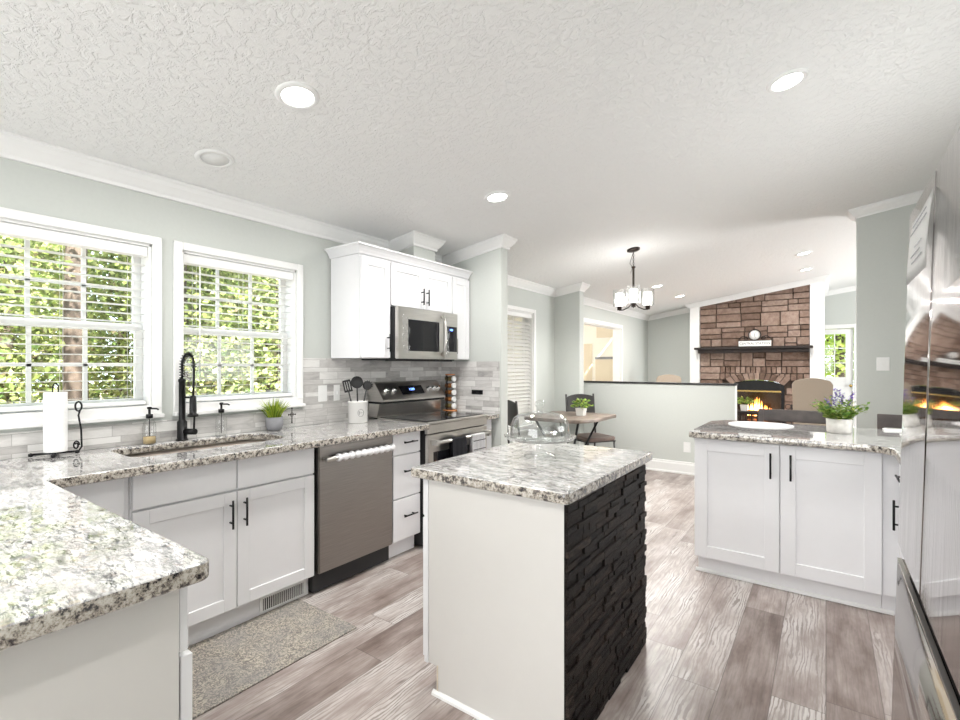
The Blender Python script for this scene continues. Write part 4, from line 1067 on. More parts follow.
bm = nb(); bx(bm, -.689, .243, 3.931, 3.945, .001, .873); obj('back_panel', bm, 'paint', t)
t = thing('corner_cabinet', 'white cabinet run with drawers between peninsula and refrigerator', 'cabinet', (.6, 2.8, 0))
bm = nb(); bx(bm, .325, 1.0, 2.075, 3.925, .108, .873); bx(bm, .2445, .325, 3.342, 3.925, .108, .873); obj('cabinet_body', bm, 'cab', t)
bm = nb(); bx(bm, .34, 1.0, 2.075, 3.90, .001, .1075); bx(bm, .2445, .34, 3.375, 3.90, .001, .1075); obj('toe_kick', bm, 'cab', t)
FR = Fr((.3245, 0, 0), (0, 1, 0), (-1, 0, 0))
for a, b in ((2.72, 3.25), (2.16, 2.715)):
    d = obj('drawer', flat(FR, a, b, .715, .865), 'cab', t); add_pull(d, FR, (a+b)/2, .80, .15, False)
    d = obj('door', shaker(FR, a, b, .115, .705), 'cab', t); add_pull(d, FR, b-.10 if a > 2.5 else a+.05, .585, .15)
L_ = rpoly([(-.712, 3.262, .015), (.275, 3.262, .11), (.275, 2.062, .0), (1.019, 2.062, 0), (1.019, 4.12, 0), (-.63, 4.12, .05), (-.712, 3.98, .05)])
tag(obj('granite_countertop', slab([L_], .8745, .914, .006), 'granite'), 'white granite worktop of the right-hand peninsula with curved inner corner', 'countertop')
bm = nb(); pts = [(-.375+.20*math.cos(a), 3.89+.20*math.sin(a), .9145) for a in (2*PI*k/48 for k in range(48))]
prism(bm, pts, (0, 0, .004)); tag(obj('placemat', bm, 'wrap'), 'round white placemat on the peninsula worktop', 'placemat')
# lavender pot
lx, ly = .065, 3.74
t = thing('potted_lavender', 'whitewashed pot of green leaves with purple lavender on the peninsula', 'plant', (lx, ly, .9145))
obj('pot', lathe(nb(), [(.060, 0), (.063, .003), (.066, .088), (.061, .088), (.058, .07), (.0, .07)], (lx, ly, .9145), 28), 'concpot', t)
bm = nb(); bm2 = nb(); bm3 = nb()
rs = random.Random(5)
for k in range(62):
    a = rs.uniform(0, 2*PI); ln = rs.uniform(.1, 1.35); H = rs.uniform(.07, .16)
    o = V((lx+.03*math.cos(a), ly+.03*math.sin(a), .985)); d = V((math.cos(a)*ln, math.sin(a)*ln, 1)).normalized(); tip = o+d*H
    tube(bm3, [o, tip], .0012, 4)
    for j in range(9):
        p = o.lerp(tip, .25+.75*j/8); b = rs.uniform(0, 2*PI)
        leafquad(bm, p, V((math.cos(b), math.sin(b), rs.uniform(-.1, .7))), V((rs.uniform(-.5, .5), rs.uniform(-.5, .5), 1)), rs.uniform(.022, .040), rs.uniform(.008, .014))
for k in range(15):
    a = rs.uniform(0, 2*PI); ln = rs.uniform(0, .75); H = rs.uniform(.14, .205); o = V((lx, ly, .985)); d = V((math.cos(a)*ln, math.sin(a)*ln, 1)).normalized()
    tube(bm3, [o, o+d*H], .001, 4)
    for j in range(14):
        p = o+d*(H-.06*j/13); b = rs.uniform(0, 2*PI); leafquad(bm2, p, V((math.cos(b), math.sin(b), .5)), (0, 0, 1), .017, .0065)
obj('leaves', bm, 'leaf', t); obj('lavender_flowers', bm2, 'lavender', t); obj('stems', bm3, 'leaf', t)
bm = nb(); bx(bm, .30, .42, 4.00, 4.10, .9145, .922, .001); tag(obj('folded_napkin', bm, 'paper'), 'small white folded paper at the back edge of the peninsula worktop', 'napkin')
bm = nb(); bx(bm, .36, .55, 3.62, 3.84, .9145, .920, .001); o = obj('notepad', bm, 'paper'); tag(o, 'white notepad lying on the worktop beside the refrigerator', 'notepad')

# bar stools behind the peninsula
t = thing('bar_stool', 'grey-brown wooden bar stool behind the middle of the peninsula', 'stool', (0, 0, 0), 'bar stools behind the peninsula')
obj('back_rest', bx(nb(), -.235, .235, .20, .222, .90, .992, .004), 'woodgrey', t)
obj('lower_slat', bx(nb(), -.205, .205, .202, .218, .74, .80, .003), 'woodgrey', t)
for s in (-1, 1):
    b = nb(); prism(b, [(s*.235-.0, .196, 0.001), (s*.200, .196, 0.001), (s*.200, .226, 0.001), (s*.235, .226, 0.001)], (0, 0, .988)); obj('leg', b, 'woodgrey', t)
    b = nb(); bx(b, min(s*.235, s*.2), max(s*.235, s*.2), -.2, -.165, .001, .599); obj('leg', b, 'woodgrey', t)
    b = nb(); bx(b, min(s*.23, s*.205), max(s*.23, s*.205), -.164, .195, .2, .23); obj('stretcher', b, 'woodgrey', t)
obj('foot_rail', bx(nb(), -.199, .199, -.195, -.17, .17, .2), 'woodgrey', t)
obj('seat', bx(nb(), -.22, .22, -.21, .195, .6, .65, .015, seg=3), 'seatbrown', t)
t.location = (-.20, 4.18, 0)
dup(t, (.52, 4.18, 0), -.04, 'grey-brown wooden bar stool behind the peninsula corner, below the switch plate', 'bar stools behind the peninsula')

# ------------------------------------------------------------------ refrigerator
fy0, fy1 = 1.13, 2.04
t = thing('refrigerator', 'large stainless french-door refrigerator still in clear film, right edge', 'refrigerator', (.6, 1.585, 0))
bm = nb(); bx(bm, .275, .97, fy0+.005, fy1-.005, .02, 1.775, .004); obj('housing', bm, 'blackmat', t)
bm = nb()
for x in (.33, .92):
    for y in (fy0+.06, fy1-.06): lathe(bm, [(.02, .0), (.02, .03)], (x, y, 0.001), 12)
obj('feet', bm, 'blackmat', t)
def bowed(y0, y1, z0, z1, bow=.008, N=80):
    bm = nb(); P = []
    for k in range(N+1):
        s = -1+2*k/N; e = .006*max(0, (abs(s)-.975)/.025)**2; P.append((.203-bow*(1-s*s)+e, y0+(y1-y0)*k/N))
    P += [(.27, y1), (.27, y0)]
    prism(bm, [(x, y, z0) for x, y in P], (0, 0, z1-z0))
    for f in bm.faces:
        if abs(f.normal.z) < .5 and len(f.verts) == 4: f.smooth = False
    return bm
ym = (fy0+fy1)/2
for a, b in ((fy0, ym-.003), (ym+.003, fy1)):
    d = obj('door', bowed(a, b, .735, 1.775, .0012), 'fridge', t)
    for p in d.data.polygons: p.use_smooth = abs(p.normal.z) < .5 and len(p.vertices) == 4
bm = nb(); bx(bm, .235, .272, fy0+.004, fy1-.004, .686, .734); obj('handle_recess', bm, 'blackmat', t)
d = obj('freezer_drawer', bowed(fy0, fy1, .07, .682, .0025, 80), 'fridge', t)
for p in d.data.polygons: p.use_smooth = abs(p.normal.z) < .5 and len(p.vertices) == 4
obj('drawer_lip', bx(nb(), .203, .214, fy0+.004, fy1-.004, .6825, .6855), 'steel', d)
bm = nb(); bx(bm, .255, .30, fy0+.01, fy1-.01, .022, .065); obj('kick_grille', bm, 'blackmat', t)
lean = math.radians(1.6)
t.rotation_euler = (0, lean, 0); t.location = (.563, 1.585, .019)
# energy sheet taped to the far door
bm = nb(); N = 12; G = []
for i in range(N+1):
    y = 1.60+.36*i/N; G.append([bm.verts.new((.2155-.010*(k/6)**2*0+(-.006-.010*abs(math.sin(PI*(1-k/6)*.6)))+(k/6)*.005, y, 1.575+.195*k/6)) for k in range(7)])
for i in range(N):
    for k in range(6): fc = bm.faces.new((G[i][k], G[i+1][k], G[i+1][k+1], G[i][k+1])); fc.smooth = True
bmesh.ops.solidify(bm, geom=bm.faces[:], thickness=.001)
pp = obj('paper_sheet', bm, 'paper'); tag(pp, 'white printed sheet taped near the top of the refrigerator', 'paper')
bm = nb(); 
for r_, (z_, a, b) in enumerate(((1.735, 1.66, 1.90), (1.715, 1.64, 1.92), (1.66, 1.68, 1.80), (1.64, 1.70, 1.86), (1.62, 1.66, 1.84))):
    xo = .2155-.006-.010*abs(math.sin(PI*(1-(z_-1.575)/.195)*.6))+(z_-1.575)/.195*.005
    bx(bm, a, b, xo-.0026, xo-.0022, z_, z_+.004, 0, FX)
obj('printed_lines', bm, 'greypot', pp)

# ------------------------------------------------------------------ dining nook
tx, ty = -2.42, 5.10
t = thing('dining_table', 'weathered wood dining table with black angled legs beyond the island', 'table', (tx, ty, 0))
me = slab([rpoly([(-2.80, 4.66, .12), (-2.10, 4.66, .16), (-2.00, 4.98, .30), (-2.00, 5.56, .05), (-2.80, 5.56, .12)])], .722, .76, .006)
obj('tabletop', me, 'tablewood', t)
for sx_, sy_ in ((-1, -1), (1, -1), (-1, 1), (1, 1)):
    bm = nb(); p0 = V((tx+sx_*.05, ty+sy_*.05, .15)); p1 = V((tx+sx_*.26, ty+sy_*.30, .7215)); p2 = V((tx+sx_*.27, ty+sy_*.33, .001))
    tube(bm, [p2+V((0, 0, .009)), p0, p1], .013, 8); obj('leg', bm, 'black', t)
bm = nb(); bx(bm, tx-.06, tx+.06, ty-.06, ty+.06, .13, .17, .004); obj('hub', bm, 'black', t)
def small_plant(nm, label, x, y, z, s=1.0, cat='plant', n=150, potmat='ceramic', seed=2):
    t = thing(nm, label, cat, (x, y, z)); rs = random.Random(seed)
    b = nb(); w0 = .05*s; 
    hexa(b, [(x-w0*.8, y-w0*.8, z), (x+w0*.8, y-w0*.8, z), (x+w0*.8, y+w0*.8, z), (x-w0*.8, y+w0*.8, z), (x-w0, y-w0, z+.085*s), (x+w0, y-w0, z+.085*s), (x+w0, y+w0, z+.085*s), (x-w0, y+w0, z+.085*s)])
    obj('pot', b, potmat, t); b = nb()
    for k in range(n):
        a = rs.uniform(0, 2*PI); e = rs.uniform(.05, 1.4); r = rs.uniform(.3, 1.0)*.12*s
        p = V((x, y, z+.09*s))+V((math.cos(a)*math.cos(e)*r, math.sin(a)*math.cos(e)*r, math.sin(e)*r*.8))
        leafquad(b, p, V((math.cos(a), math.sin(a), rs.uniform(-.3, .8))), V((rs.uniform(-1, 1), rs.uniform(-1, 1), 1)), .042*s, .014*s)
    obj('leaves', b, 'leaf', t)
small_plant('potted_plant', 'small green plant in a white square pot on the dining table', -2.29, 5.17, .7605, 1.0)
def chair():
    t = thing('dining_chair', 'charcoal metal dining chair with brown seat behind the table', 'chair', (0, 0, 0), 'dining chairs in the nook')
    # faces +x ; back at x=-.2
    bm = nb(); N = 12; G = []
    for i in range(N+1):
        s = -1+2*i/N; G.append([(-.235-.02*(1-s*s), s*.19, .70), (-.245-.03*(1-s*s), s*.19, .945+.028*(1-s*s))])
    for i in range(N):
        a, b, c0, d0 = G[i][0], G[i+1][0], G[i+1][1], G[i][1]
        hexa(bm, [V(a), V(b), V(b)+V((.014, 0, 0)), V(a)+V((.014, 0, 0)), V(d0), V(c0), V(c0)+V((.014, 0, 0)), V(d0)+V((.014, 0, 0))])
    obj('back_rest', bm, 'chairmetal', t)
    for s in (-1, 1):
        obj('rear_leg', tube(nb(), [(-.26, s*.205, .012), (-.20, s*.205, .45), (-.228, s*.205, .72), (-.25, s*.205, .975)], .012, 8), 'chairmetal', t)
        obj('front_leg', tube(nb(), [(.22, s*.19, .012), (.19, s*.19, .43)], .012, 8), 'chairmetal', t)
        obj('stretcher', tube(nb(), [(-.24, s*.2, .15), (.212, s*.19, .15)], .007, 6), 'chairmetal', t)
    bm = nb(); bx(bm, -.20, .21, -.20, .20, .425, .437); obj('seat_frame', bm, 'chairmetal', t)
    obj('seat', slab([rpoly([(-.19, -.20, .05), (.23, -.21, .07), (.23, .21, .07), (-.19, .20, .05)])], .4375, .485, .018), 'seatbrown', t)
    return t
c1_ = chair(); c1_.location = (-2.33, 5.57, 0); c1_.rotation_euler = (0, 0, -.55)
c1_['label'] = 'charcoal dining chair with brown seat between the table and the half wall'
dup(c1_, (-2.53, 4.47, 0), math.atan2(.53, .85)+.3, 'charcoal dining chair seen edge-on in front of the tall nook window', 'dining chairs in the nook')

# chandelier
hx_, hy_ = -1.63, 5.0; zc_ = cz(hx_)
t = thing('chandelier', 'dark bronze three-light chandelier with clear cylinder shades', 'chandelier', (hx_, hy_, zc_))
bm = nb(); lathe(bm, [(.065, -.002), (.065, -.018), (.045, -.026), (.008, -.028)], (hx_, hy_, zc_), 28, (.148, 0, -.989) if False else (0, 0, 1)); 
for v in bm.verts: v.co.z += (v.co.x-hx_)*.15
obj('canopy', bm, 'bronze', t)
bm = nb(); z = zc_-.03
for k in range(7):
    c0 = V((hx_, hy_, z-.014)); s_ = V((1, 0, 0)) if k % 2 else V((0, 1, 0))
    tube(bm, [c0+s_*.007*math.cos(a)+V((0, 0, .014*math.sin(a))) for a in (2*PI*j/10 for j in range(10))], .0022, 5, True); z -= .022
obj('chain', bm, 'bronze', t)
tube_ = nb(); tube(tube_, [(hx_, hy_, zc_-.03), (hx_-.02, hy_, zc_-.09), (hx_-.035, hy_-.01, zc_-.15), (hx_-.01, hy_, zc_-.19), (hx_-.03, hy_, zc_-.25)], .0025, 5); obj('cord', tube_, 'bronze', t)
obj('stem', lathe(nb(), [(.02, 0), (.022, -.01), (.011, -.015), (.011, -.36), (.022, -.37), (.022, -.40), (.012, -.41), (.005, -.43)], (hx_, hy_, zc_-.185), 14), 'bronze', t)
for k, a in enumerate((-1.256, -1.256+2*PI/3, -1.256-2*PI/3)):
    d = V((math.cos(a), math.sin(a), 0)); e = V((hx_, hy_, 0))+d*.165; c0 = V((hx_, hy_, 0))
    b = nb(); tube(b, [c0+d*.015+V((0, 0, 1.985)), c0+d*.06+V((0, 0, 1.945)), c0+d*.12+V((0, 0, 1.925)), e+V((0, 0, 1.925)), e+V((0, 0, 1.945))], .006, 8); arm = obj('arm', b, 'bronze', t)
    obj('socket_cup', lathe(nb(), [(.022, 0), (.024, .035), (.040, .038), (.040, .042)], (e.x, e.y, 1.925), 16), 'bronze', t)
    obj('shade', lathe(nb(), [(.066, 0), (.066, .175), (.0635, .175), (.0635, 0), (.066, 0)], (e.x, e.y, 1.969), 28, caps=False), 'glass', t)
    obj('diffuser', lathe(nb(), [(.038, 0), (.040, .01), (.040, .13), (.036, .135)], (e.x, e.y, 1.970), 20), 'bulb', t)
lamp('chandelier_upglow', 'POINT', (hx_, hy_, 2.02), 8, (1, .98, .95), .2)
lamp('chandelier_lamp', 'AREA', (hx_, hy_, 1.90), 26, (1, .975, .94), .36)

# ------------------------------------------------------------------ fireplace wall
FYW = 9.62
bm = nb(); 
for a, b in ((-2.07, -1.905), (-.215, -.02)):
    hexa(bm, [(a, 9.6, 0), (b, 9.6, 0), (b, 10.15, 0), (a, 10.15, 0), (a, 9.6, cz(a)), (b, 9.6, cz(b)), (b, 10.15, cz(b)), (a, 10.15, cz(a))])
struct('wall_chimney', bm, 'trim')
t = thing('fireplace', 'brown stone fireplace with arched firebox and dark mantel', 'fireplace', (-1.06, 9.6, 0))
fcx, fhw, fsp, ftop = -.98, .405, .955, 1.085          # arch
def arch(x): return fsp+(ftop-fsp)*math.sqrt(max(0, 1-((x-fcx)/fhw)**2*.92)) if abs(x-fcx) < fhw else 0
bm = nb()       # mortar backing: slabs around the opening
X0, X1 = -1.904, -.216
def col(a, b, z0f, ya=9.68, yb=10.1):
    hexa(bm, [(a, ya, z0f(a)), (b, ya, z0f(b)), (b, yb, z0f(b)), (a, yb, z0f(a)), (a, ya, cz(a)-.002), (b, ya, cz(b)-.002), (b, yb, cz(b)-.002), (a, yb, cz(a)-.002)])
col(X0, fcx-fhw, lambda x: .001); col(fcx+fhw, X1, lambda x: .001)
for k in range(12):
    a = fcx-fhw+2*fhw*k/12; b = fcx-fhw+2*fhw*(k+1)/12; col(a, b, lambda x: max(arch(x), fsp*.97))
obj('mortar_core', bm, 'mortar', t)
bm = nb(); rs = random.Random(11)
def block(x0, x1, z0, z1, d):
    g = .006
    if x1-x0 < .03: return
    ta, tb = cz(x0+g)-.008, cz(x1-g)-.008
    za, zb = min(z1-g, ta), min(z1-g, tb)
    if za-z0 < .03: return
    vs, fs = hexa(bm, [(x0+g, 9.64-d, z0+g), (x1-g, 9.64-d, z0+g), (x1-g, 9.69, z0+g), (x0+g, 9.69, z0+g), (x0+g, 9.64-d, za), (x1-g, 9.64-d, zb), (x1-g, 9.69, zb), (x0+g, 9.69, za)])
    bmesh.ops.bevel(bm, geom=list({e for f in fs for e in f.edges}), offset=.006, segments=1, affect='EDGES', clamp_overlap=True)
z = .0
vz = ftop+.14
def clip_blocks(x0, x1, z0, z1, d):
    # keep clear of opening + voussoir ring
    lo, hi = fcx-fhw-.09, fcx+fhw+.09
    def ringtop(x): 
        r = abs(x-fcx)/(fhw+.12); return (fsp-.02)+(ftop+.125-fsp)*math.sqrt(max(0, 1-r*r*.9)) if r < 1 else 0
    if z0 >= ftop+.12: return block(x0, x1, z0, z1, d)
    if x1 <= fcx-fhw-.10 or x0 >= fcx+fhw+.10: return block(x0, x1, z0, z1, d)
    if z0 < fsp-.05:
        if x0 < fcx-fhw: block(x0, min(x1, fcx-fhw), z0, z1, d)
        if x1 > fcx+fhw: block(max(x0, fcx+fhw), x1, z0, z1, d)
        return
    # arch band: subdivide in columns above the ring
    n = max(1, int((x1-x0)/.07)); 
    for k in range(n):
        a = x0+(x1-x0)*k/n; b = x0+(x1-x0)*(k+1)/n; rt = max(ringtop(a), ringtop(b))
        if z1-max(z0, rt) > .02: block(a, b, max(z0, rt), z1, d)
while z < 2.75:
    band = rs.choice((.20, .24, .22)) if z > 1.3 or z < .7 else .12
    if z < 1.58 < z+band+.04: band = 1.58-z
    elif abs(z-1.58) < .001: pass
    x = X0
    while x < X1-.01:
        w_ = rs.uniform(.16, .42); e = x+w_
        if X1-e < .12: e = X1
        mode = rs.random()
        if mode < .28 and w_ < .3 or band < .16: clip_blocks(x, e, z, z+band, rs.uniform(0, .025))
        else:
            h1 = band*rs.choice((.42, .5, .58)); clip_blocks(x, e, z, z+h1, rs.uniform(0, .025))
            if rs.random() < .4 and e-x > .28:
                m_ = x+(e-x)*rs.uniform(.35, .65); clip_blocks(x, m_, z+h1, z+band, rs.uniform(0, .025)); clip_blocks(m_, e, z+h1, z+band, rs.uniform(0, .025))
            else: clip_blocks(x, e, z+h1, z+band, rs.uniform(0, .025))
        x = e
    z += band
# voussoirs
NV = 11
for k in range(NV):
    a0 = -1+2*k/NV; a1 = -1+2*(k+1)/NV
    def low(s): x = fcx+s*fhw*.999; return V((x, 0, max(arch(x), fsp*.97)))
    def upp(s): x = fcx+s*(fhw+.09); return V((x, 0, low(s).z+.105+.02*(1-abs(s))))
    g = .012
    q = [low(a0+g), low(a1-g), upp(a1-g), upp(a0+g)]; q[0].z += .004; q[1].z += .004
    d_ = rs.uniform(.01, .03)
    vs, fs = hexa(bm, [V((p.x, 9.64-d_, p.z)) for p in q]+[V((p.x, 9.69, p.z)) for p in q])
obj('stone_facing', bm, 'stone', t)
# firebox
bm = nb(); bx(bm, fcx-fhw+.002, fcx+fhw-.002, 10.06, 10.09, .16, 1.0); bx(bm, fcx-fhw+.002, fcx+fhw-.002, 9.70, 10.06, .12, .16)
for s in (-1, 1): a = fcx+s*(fhw-.002); bx(bm, min(a, a-s*.02), max(a, a-s*.02), 9.71, 10.06, .16, .92)
obj('firebox', bm, 'soot', t)
bm = nb(); pts = []
for k in range(17): x = fcx-fhw+.003+(2*fhw-.006)*k/16; pts.append((x, 9.665, max(arch(x), fsp*.97)-.003))
prism(bm, [(fcx+fhw-.003, 9.665, .905), (fcx-fhw+.003, 9.665, .905)]+pts, (0, .02, 0))
bx(bm, fcx+fhw-.045, fcx+fhw-.003, 9.665, 9.685, .10, .905); bx(bm, fcx-fhw+.003, fcx-fhw+.045, 9.665, 9.685, .10, .905); bx(bm, fcx-fhw+.045, fcx+fhw-.045, 9.665, 9.685, .10, .2)
ins = obj('black_surround', bm, 'blackgloss', t)
bm = nb(); bx(bm, fcx-fhw+.045, fcx+fhw-.045, 9.655, 9.672, .875, .904, .003); obj('brass_bar', bm, 'brass', t)
bm = nb(); bx(bm, fcx-fhw+.046, fcx+fhw-.046, 9.674, 9.677, .2, .874); obj('glass_door', bm, 'fireglass', t)
bm = nb()
for p, q in (((-1.25, 9.84, .22), (-.70, 9.84, .22)), ((-1.20, 9.93, .25), (-.75, 9.95, .25)), ((-1.15, 9.84, .32), (-.85, 9.95, .33))): tube(bm, [V(p), (V(p)+V(q))/2+V((0, 0, .01)), V(q)], [.055, .05, .045], 10)
obj('gas_logs', bm, 'log', t)
bm = nb(); bmc = nb(); bme = nb()
for k in range(15):
    x = -1.17+.036*k+rs.uniform(-.01, .01); H = .10+.26*math.exp(-((x+1.0)/.13)**2)*rs.uniform(.6, 1.15)+.05*rs.random(); y = 9.80+rs.uniform(0, .05)
    pr_ = [(.012, 0), (.026, H*.2), (.022, H*.45), (.010, H*.75), (.001, H)]
    lathe(bm, pr_, (x, y, .44), 8, caps=False)
    if H > .15: lathe(bmc, [(r*.6, h*.7) for r, h in pr_], (x, y-.035, .45), 8, caps=False)
obj('flames', bm, 'flame', t); obj('flame_cores', bmc, 'flamecore', t)
for k in range(16): lathe(bme, [(.001, 0), (.022, .012), (.001, .03)], (-.93+.018*k, 9.80+rs.uniform(-.03, .03), .44+rs.uniform(0, .03)), 7, caps=False)
obj('embers', bme, 'ember', t)
lamp('fire_glow', 'POINT', (-1.0, 9.76, .55), 4, (1, .5, .2), .08)
# mantel shelf
bm = nb(); bx(bm, -1.96, -.17, 9.40, 9.60, 1.625, 1.665, .006, seg=2); bx(bm, -1.90, -.22, 9.45, 9.60, 1.56, 1.6245, .006); obj('mantel_shelf', bm, 'wooddk', t, label='dark wooden mantel shelf')
# mantel clock with name board
t = thing('mantel_clock', 'small round station clock over a white name board on the mantel', 'clock', (-1.0, 9.5, 1.6655))
FM = Fr((-1.0, 9.5, 0), (1, 0, 0), (0, -1, 0))
obj('name_board', bx(nb(), -.245, .245, -.01, .01, 1.672, 1.765, .003, FM), 'plastic', t)
bm = nb(); bx(bm, -.255, .255, -.014, .011-.0015, 1.6655, 1.6715, 0, FM); bx(bm, -.255, .255, -.012, .012, 1.7655, 1.773, 0, FM)
for s in (-1, 1):
    tube(bm, [FM.p(s*(.24-.14*k/10), 0, 1.80+.05*math.sin(k*PI/10)) for k in range(11)], .006, 6)
    tube(bm, [FM.p(s*(.13+.028*math.cos(a)), 0, 1.812+.028*math.sin(a)) for a in (2*PI*k/12 for k in range(12))], .005, 5, True)
    tube(bm, [FM.p(s*.24, 0, 1.80), FM.p(s*.25, 0, 1.773)], .006, 6)
obj('scroll_bracket', bm, 'black', t)
bm = nb(); lathe(bm, [(.082, -.02), (.100, -.02), (.102, 0), (.100, .02), (.084, .022), (.082, .012), (.082, -.02)], FM.p(0, 0, 1.865), 32, (0, -1, 0), caps=False); obj('clock_case', bm, 'bronze', t)
bm = nb(); lathe(bm, [(.0, -.01), (.083, -.01), (.083, .012), (.0, .012)], FM.p(0, 0, 1.865), 32, (0, -1, 0), caps=False); cf = obj('clock_face', bm, 'plastic', t)
bm = nb()
for k in range(12):
    a = 2*PI*k/12; p = FM.p(.068*math.sin(a), .0132, 1.865+.068*math.cos(a)); q = FM.p(.076*math.sin(a), .0132, 1.865+.076*math.cos(a)); tube(bm, [p, q], .0025, 4)
tube(bm, [FM.p(0, .0145, 1.865), FM.p(.012, .0145, 1.915)], .0035, 5); tube(bm, [FM.p(0, .0145, 1.865), FM.p(.01, .0145, 1.81)], .003, 5)
obj('clock_hands', bm, 'ink', cf)
obj('lettering', text_mesh('CENTRAL STATION', .052, Fr((-1.0, 9.4895, 1.7185), (1, 0, 0), (0, -1, 0)), .0006, 1.02), 'ink', t)
# fire tools
t = thing('fireplace_tool_set', 'black scrolled iron fireplace tool stand right of the firebox', 'fire tools', (-.46, 9.36, 0))
bm = nb(); tube(bm, [(-.46, 9.36, .02), (-.46, 9.36, .70)], .008, 8); lathe(bm, [(.10, 0.001), (.10, .015), (.02, .03)], (-.46, 9.36, 0), 20); tube(bm, [(-.55, 9.36, .58), (-.37, 9.36, .58)], .007, 6)
for s in (-1, 1): tube(bm, [(-.46+s*.045+.04*math.cos(a), 9.36, .66+.04*math.sin(a)) for a in (2*PI*k/14 for k in range(14))], .006, 6, True)
obj('stand', bm, 'black', t)
for i, s in enumerate((-.075, .075)):
    b = nb(); tube(b, [(-.46+s, 9.345, .57), (-.46+s, 9.345, .10)], .005, 6); bx(b, -.46+s-.03, -.46+s+.03, 9.34, 9.35, .05, .13, .002); obj('poker' if i else 'shovel', b, 'black', t)
# low dark side table with plant
t = thing('side_table', 'low dark wooden side table in front of the firebox', 'table', (-1.06, 8.85, 0))
obj('tabletop', bx(nb(), -1.26, -.84, 8.66, 9.04, .58, .605, .004), 'wooddk', t)
for a in (-1.24, -.885):
    for b in (8.68, 9.00): obj('leg', bx(nb(), a, a+.025, b, b+.025, .001, .5795), 'wooddk', t)
bm = nb(); bx(bm, -1.214, -.886, 8.682, 8.70, .555, .5795); bx(bm, -1.214, -.886, 8.682, 8.70, .40, .43)
for k in range(3): x = -1.13+.08*k; bx(bm, x, x+.03, 8.684, 8.698, .43, .555)
obj('lattice_apron', bm, 'wooddk', t)
small_plant('potted_plant', 'small bright green plant in a white pot on the low table by the fire', -1.075, 8.84, .6055, 1.15, seed=9)
# upholstered chairs
def parson():
    t = thing('upholstered_chair', 'beige linen high-back chair with its back to the kitchen', 'chair', (0, 0, 0), 'upholstered high-back chairs')
    pts = [(-.24, .42), (.24, .42), (.275, 1.10)]+[(.275-.06*k/4, 1.10+.05*math.sin(k*PI/8)) for k in range(1, 5)]+[(.215-.43*k/8, 1.15+.03*math.sin(PI*k/8)) for k in range(1, 8)]+[(-.215-.06*k/4, 1.15-.05*(1-math.cos(k*PI/8))) for k in range(0, 5)]
    bm = nb(); prism(bm, [(x, 0, z) for x, z in pts], (0, .10, 0)); bmesh.ops.bevel(bm, geom=[e for e in bm.edges if abs(e.verts[0].co.y-e.verts[1].co.y) < 1e-5], offset=.015, segments=2, affect='EDGES', clamp_overlap=True)
    obj('back_rest', bm, 'beige', t)
    obj('seat', bx(nb(), -.27, .27, .102, .60, .36, .50, .03, seg=3), 'beige', t)
    for a in (-.25, .21):
        for b in (.03, .52): obj('leg', bx(nb(), a, a+.04, b, b+.04, .001, .3595 if b > .1 else .4195), 'wooddk', t)
    return t
p_ = parson(); p_.location = (-.135, 7.20, 0); p_.rotation_euler = (0, 0, .12); p_.scale = (.76, .8, 1.0)
q_ = dup(p_, (-2.30, 9.0, 0), PI+.3, 'cream high-back chair seen just above the half wall', 'upholstered high-back chairs')

# ------------------------------------------------------------------ outdoors
bm = nb(); quad(bm, [(-45, -25, -.55), (-3.3, -25, -.55), (-3.3, 45, -.55), (-45, 45, -.55)])
tag(obj('woodland_ground', bm, 'ground'), 'leaf-strewn ground under the trees outside the windows', 'ground'); bpy.data.objects['woodland_ground']['kind'] = 'structure'
bm = nb(); quad(bm, [(-3.3, 13.4, -.55), (25, 13.4, -.55), (25, 45, -.55), (-3.3, 45, -.55)]); tag(obj('entry_ground', bm, 'ground'), 'ground outside the entry door', 'ground'); bpy.data.objects['entry_ground']['kind'] = 'structure'
def leaves(n, blobs, size, seed):
    rs = random.Random(seed); verts = []; faces = []
    tot = sum(b[3]**2 for b in blobs)
    for (cx, cy, cz_, r) in blobs:
        for _ in range(int(n*r*r/tot)):
            while True:
                p = V((rs.uniform(-1, 1), rs.uniform(-1, 1), rs.uniform(-1, 1)))
                if .25 < p.length < 1: break
            p = V((cx, cy, cz_))+p*r
            d = V((rs.gauss(0, 1), rs.gauss(0, 1), rs.gauss(0, .6))).normalized(); s = d.orthogonal().normalized(); s.rotate(Matrix.Rotation(rs.uniform(0, 6.28), 3, d))
            L_ = size*rs.uniform(.7, 1.4); i = len(verts)
            verts += [p, p+d*L_*.5+s*L_*.32, p+d*L_, p+d*L_*.5-s*L_*.32]; faces.append((i, i+1, i+2, i+3))
    me = bpy.data.meshes.new('foliage'); me.from_pydata(verts, [], faces); return me
M['foliage_lime_lightened'] = leaf_mat('lime_leaves_lightened', [(.34, .48, .08), (.55, .66, .16), (.26, .38, .06), (.70, .76, .28)], .5)  # leaf colours lightened to make up for backlight on the entry trees
def tree(x, y, h, r0, label, nl, blobs, seed, leaf=.16, lm='foliage'):
    t = thing('woodland_tree', label, 'tree', (x, y, -.55), 'trees outside the windows')
    rs = random.Random(seed); bm = nb(); pts = []; N = 8
    for k in range(N+1): pts.append((x+rs.uniform(-.05, .05)*k*.6, y+rs.uniform(-.05, .05)*k*.6, -.55+h*k/N))
    tube(bm, pts, [r0*(1-.6*k/N)*(1.25 if k == 0 else 1) for k in range(N+1)], 10)
    for cx, cy, c_z, r in blobs[:5]:
        z0 = max(.2, c_z-r*.8); tube(bm, [(x, y, z0-.3), (cx, cy, c_z)], [r0*.3, r0*.08], 6)
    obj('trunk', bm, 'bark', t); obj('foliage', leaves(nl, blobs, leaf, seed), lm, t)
rs = random.Random(21)
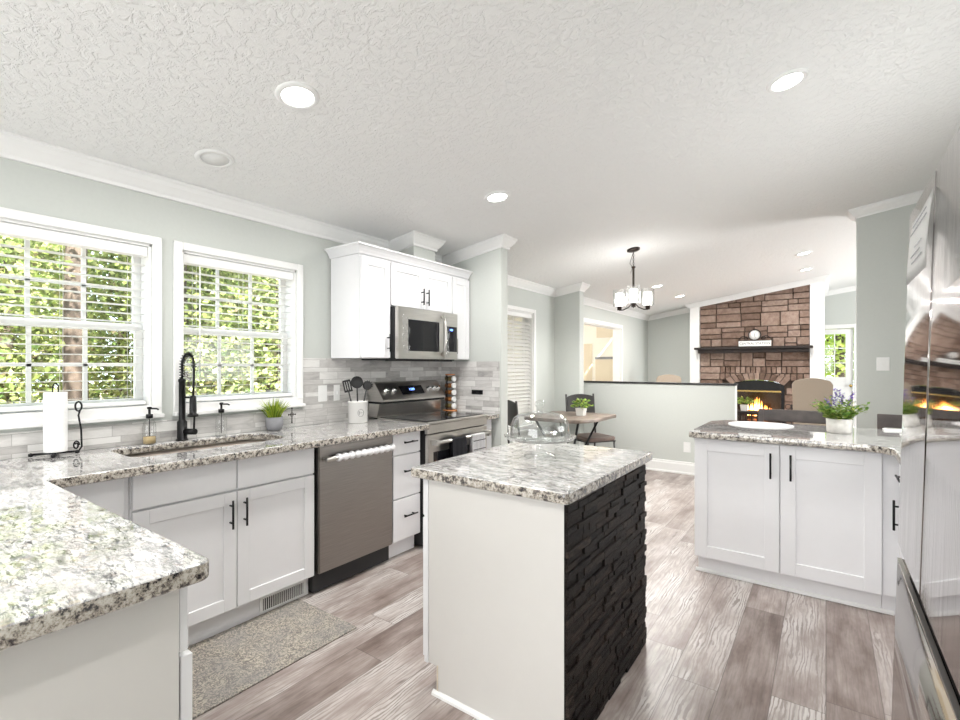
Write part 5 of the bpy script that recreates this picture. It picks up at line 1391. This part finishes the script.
spec = [(-8.2, 2.05, .15, 'dark trunk left of centre in the near window view'), (-8.6, 3.15, .18, 'thick trunk right of centre in the near window view'),
        (-10.5, .6, .14, 'tree at the left of the near window view'), (-12.5, 5.0, .16, 'tree between the two window views'), (-9.5, 5.9, .14, 'slim trunk seen through the window behind the faucet'),
        (-14, 8.3, .2, 'tree at the right of the view behind the faucet'), (-15.5, 2.6, .2, 'distant tree behind the paper towels'), (-16, -1.5, .2, 'distant tree beyond the left frame edge'),
        (-11, 8.9, .15, 'bushy tree at the far right of the window behind the faucet'), (-9.0, 1.1, .07, 'thin sapling at the left of the near window view'), (-10.0, 4.2, .09, 'slim dark sapling at the right edge of the near window view'), (-12.0, 7.0, .1, 'slim sapling left of centre behind the faucet')]
for i, (x, y, r, lab) in enumerate(spec):
    bl = []
    for k in range(14):
        a = rs.uniform(0, 6.28); q = rs.uniform(.4, 2.8); bl.append((x+q*math.cos(a)-.6, y+q*math.sin(a), rs.uniform(.8, 6.6), rs.uniform(.6, 1.25)))
    tree(x, y, rs.uniform(8, 11), r, lab+', outdoors', 15000, bl, 100+i, .085 if x > -12 else .13)
for i, (x, y, lab) in enumerate([(-13.5, -5.0, 'leafy tree far to the left outdoors'), (-19, 6, 'background tree behind the others outdoors'), (-20, 0.5, 'pale background tree outdoors'), (-19, 12.0, 'background tree to the right outdoors')]):
    bl = [(x+rs.uniform(-2.5, 2.5), y+rs.uniform(-3.5, 3.5), rs.uniform(-.2, 7.5), rs.uniform(1.2, 2.0)) for k in range(17)]
    tree(x, y, 10, .2, lab, 11000, bl, 200+i, .2)
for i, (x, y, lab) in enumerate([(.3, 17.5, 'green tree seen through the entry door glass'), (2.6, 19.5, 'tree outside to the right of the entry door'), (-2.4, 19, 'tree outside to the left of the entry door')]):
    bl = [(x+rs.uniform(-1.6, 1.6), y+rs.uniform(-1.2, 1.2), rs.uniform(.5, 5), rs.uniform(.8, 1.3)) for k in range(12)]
    tree(x, y, 7, .14, lab, 9000, bl, 300+i, .16, 'foliage_lime_lightened')
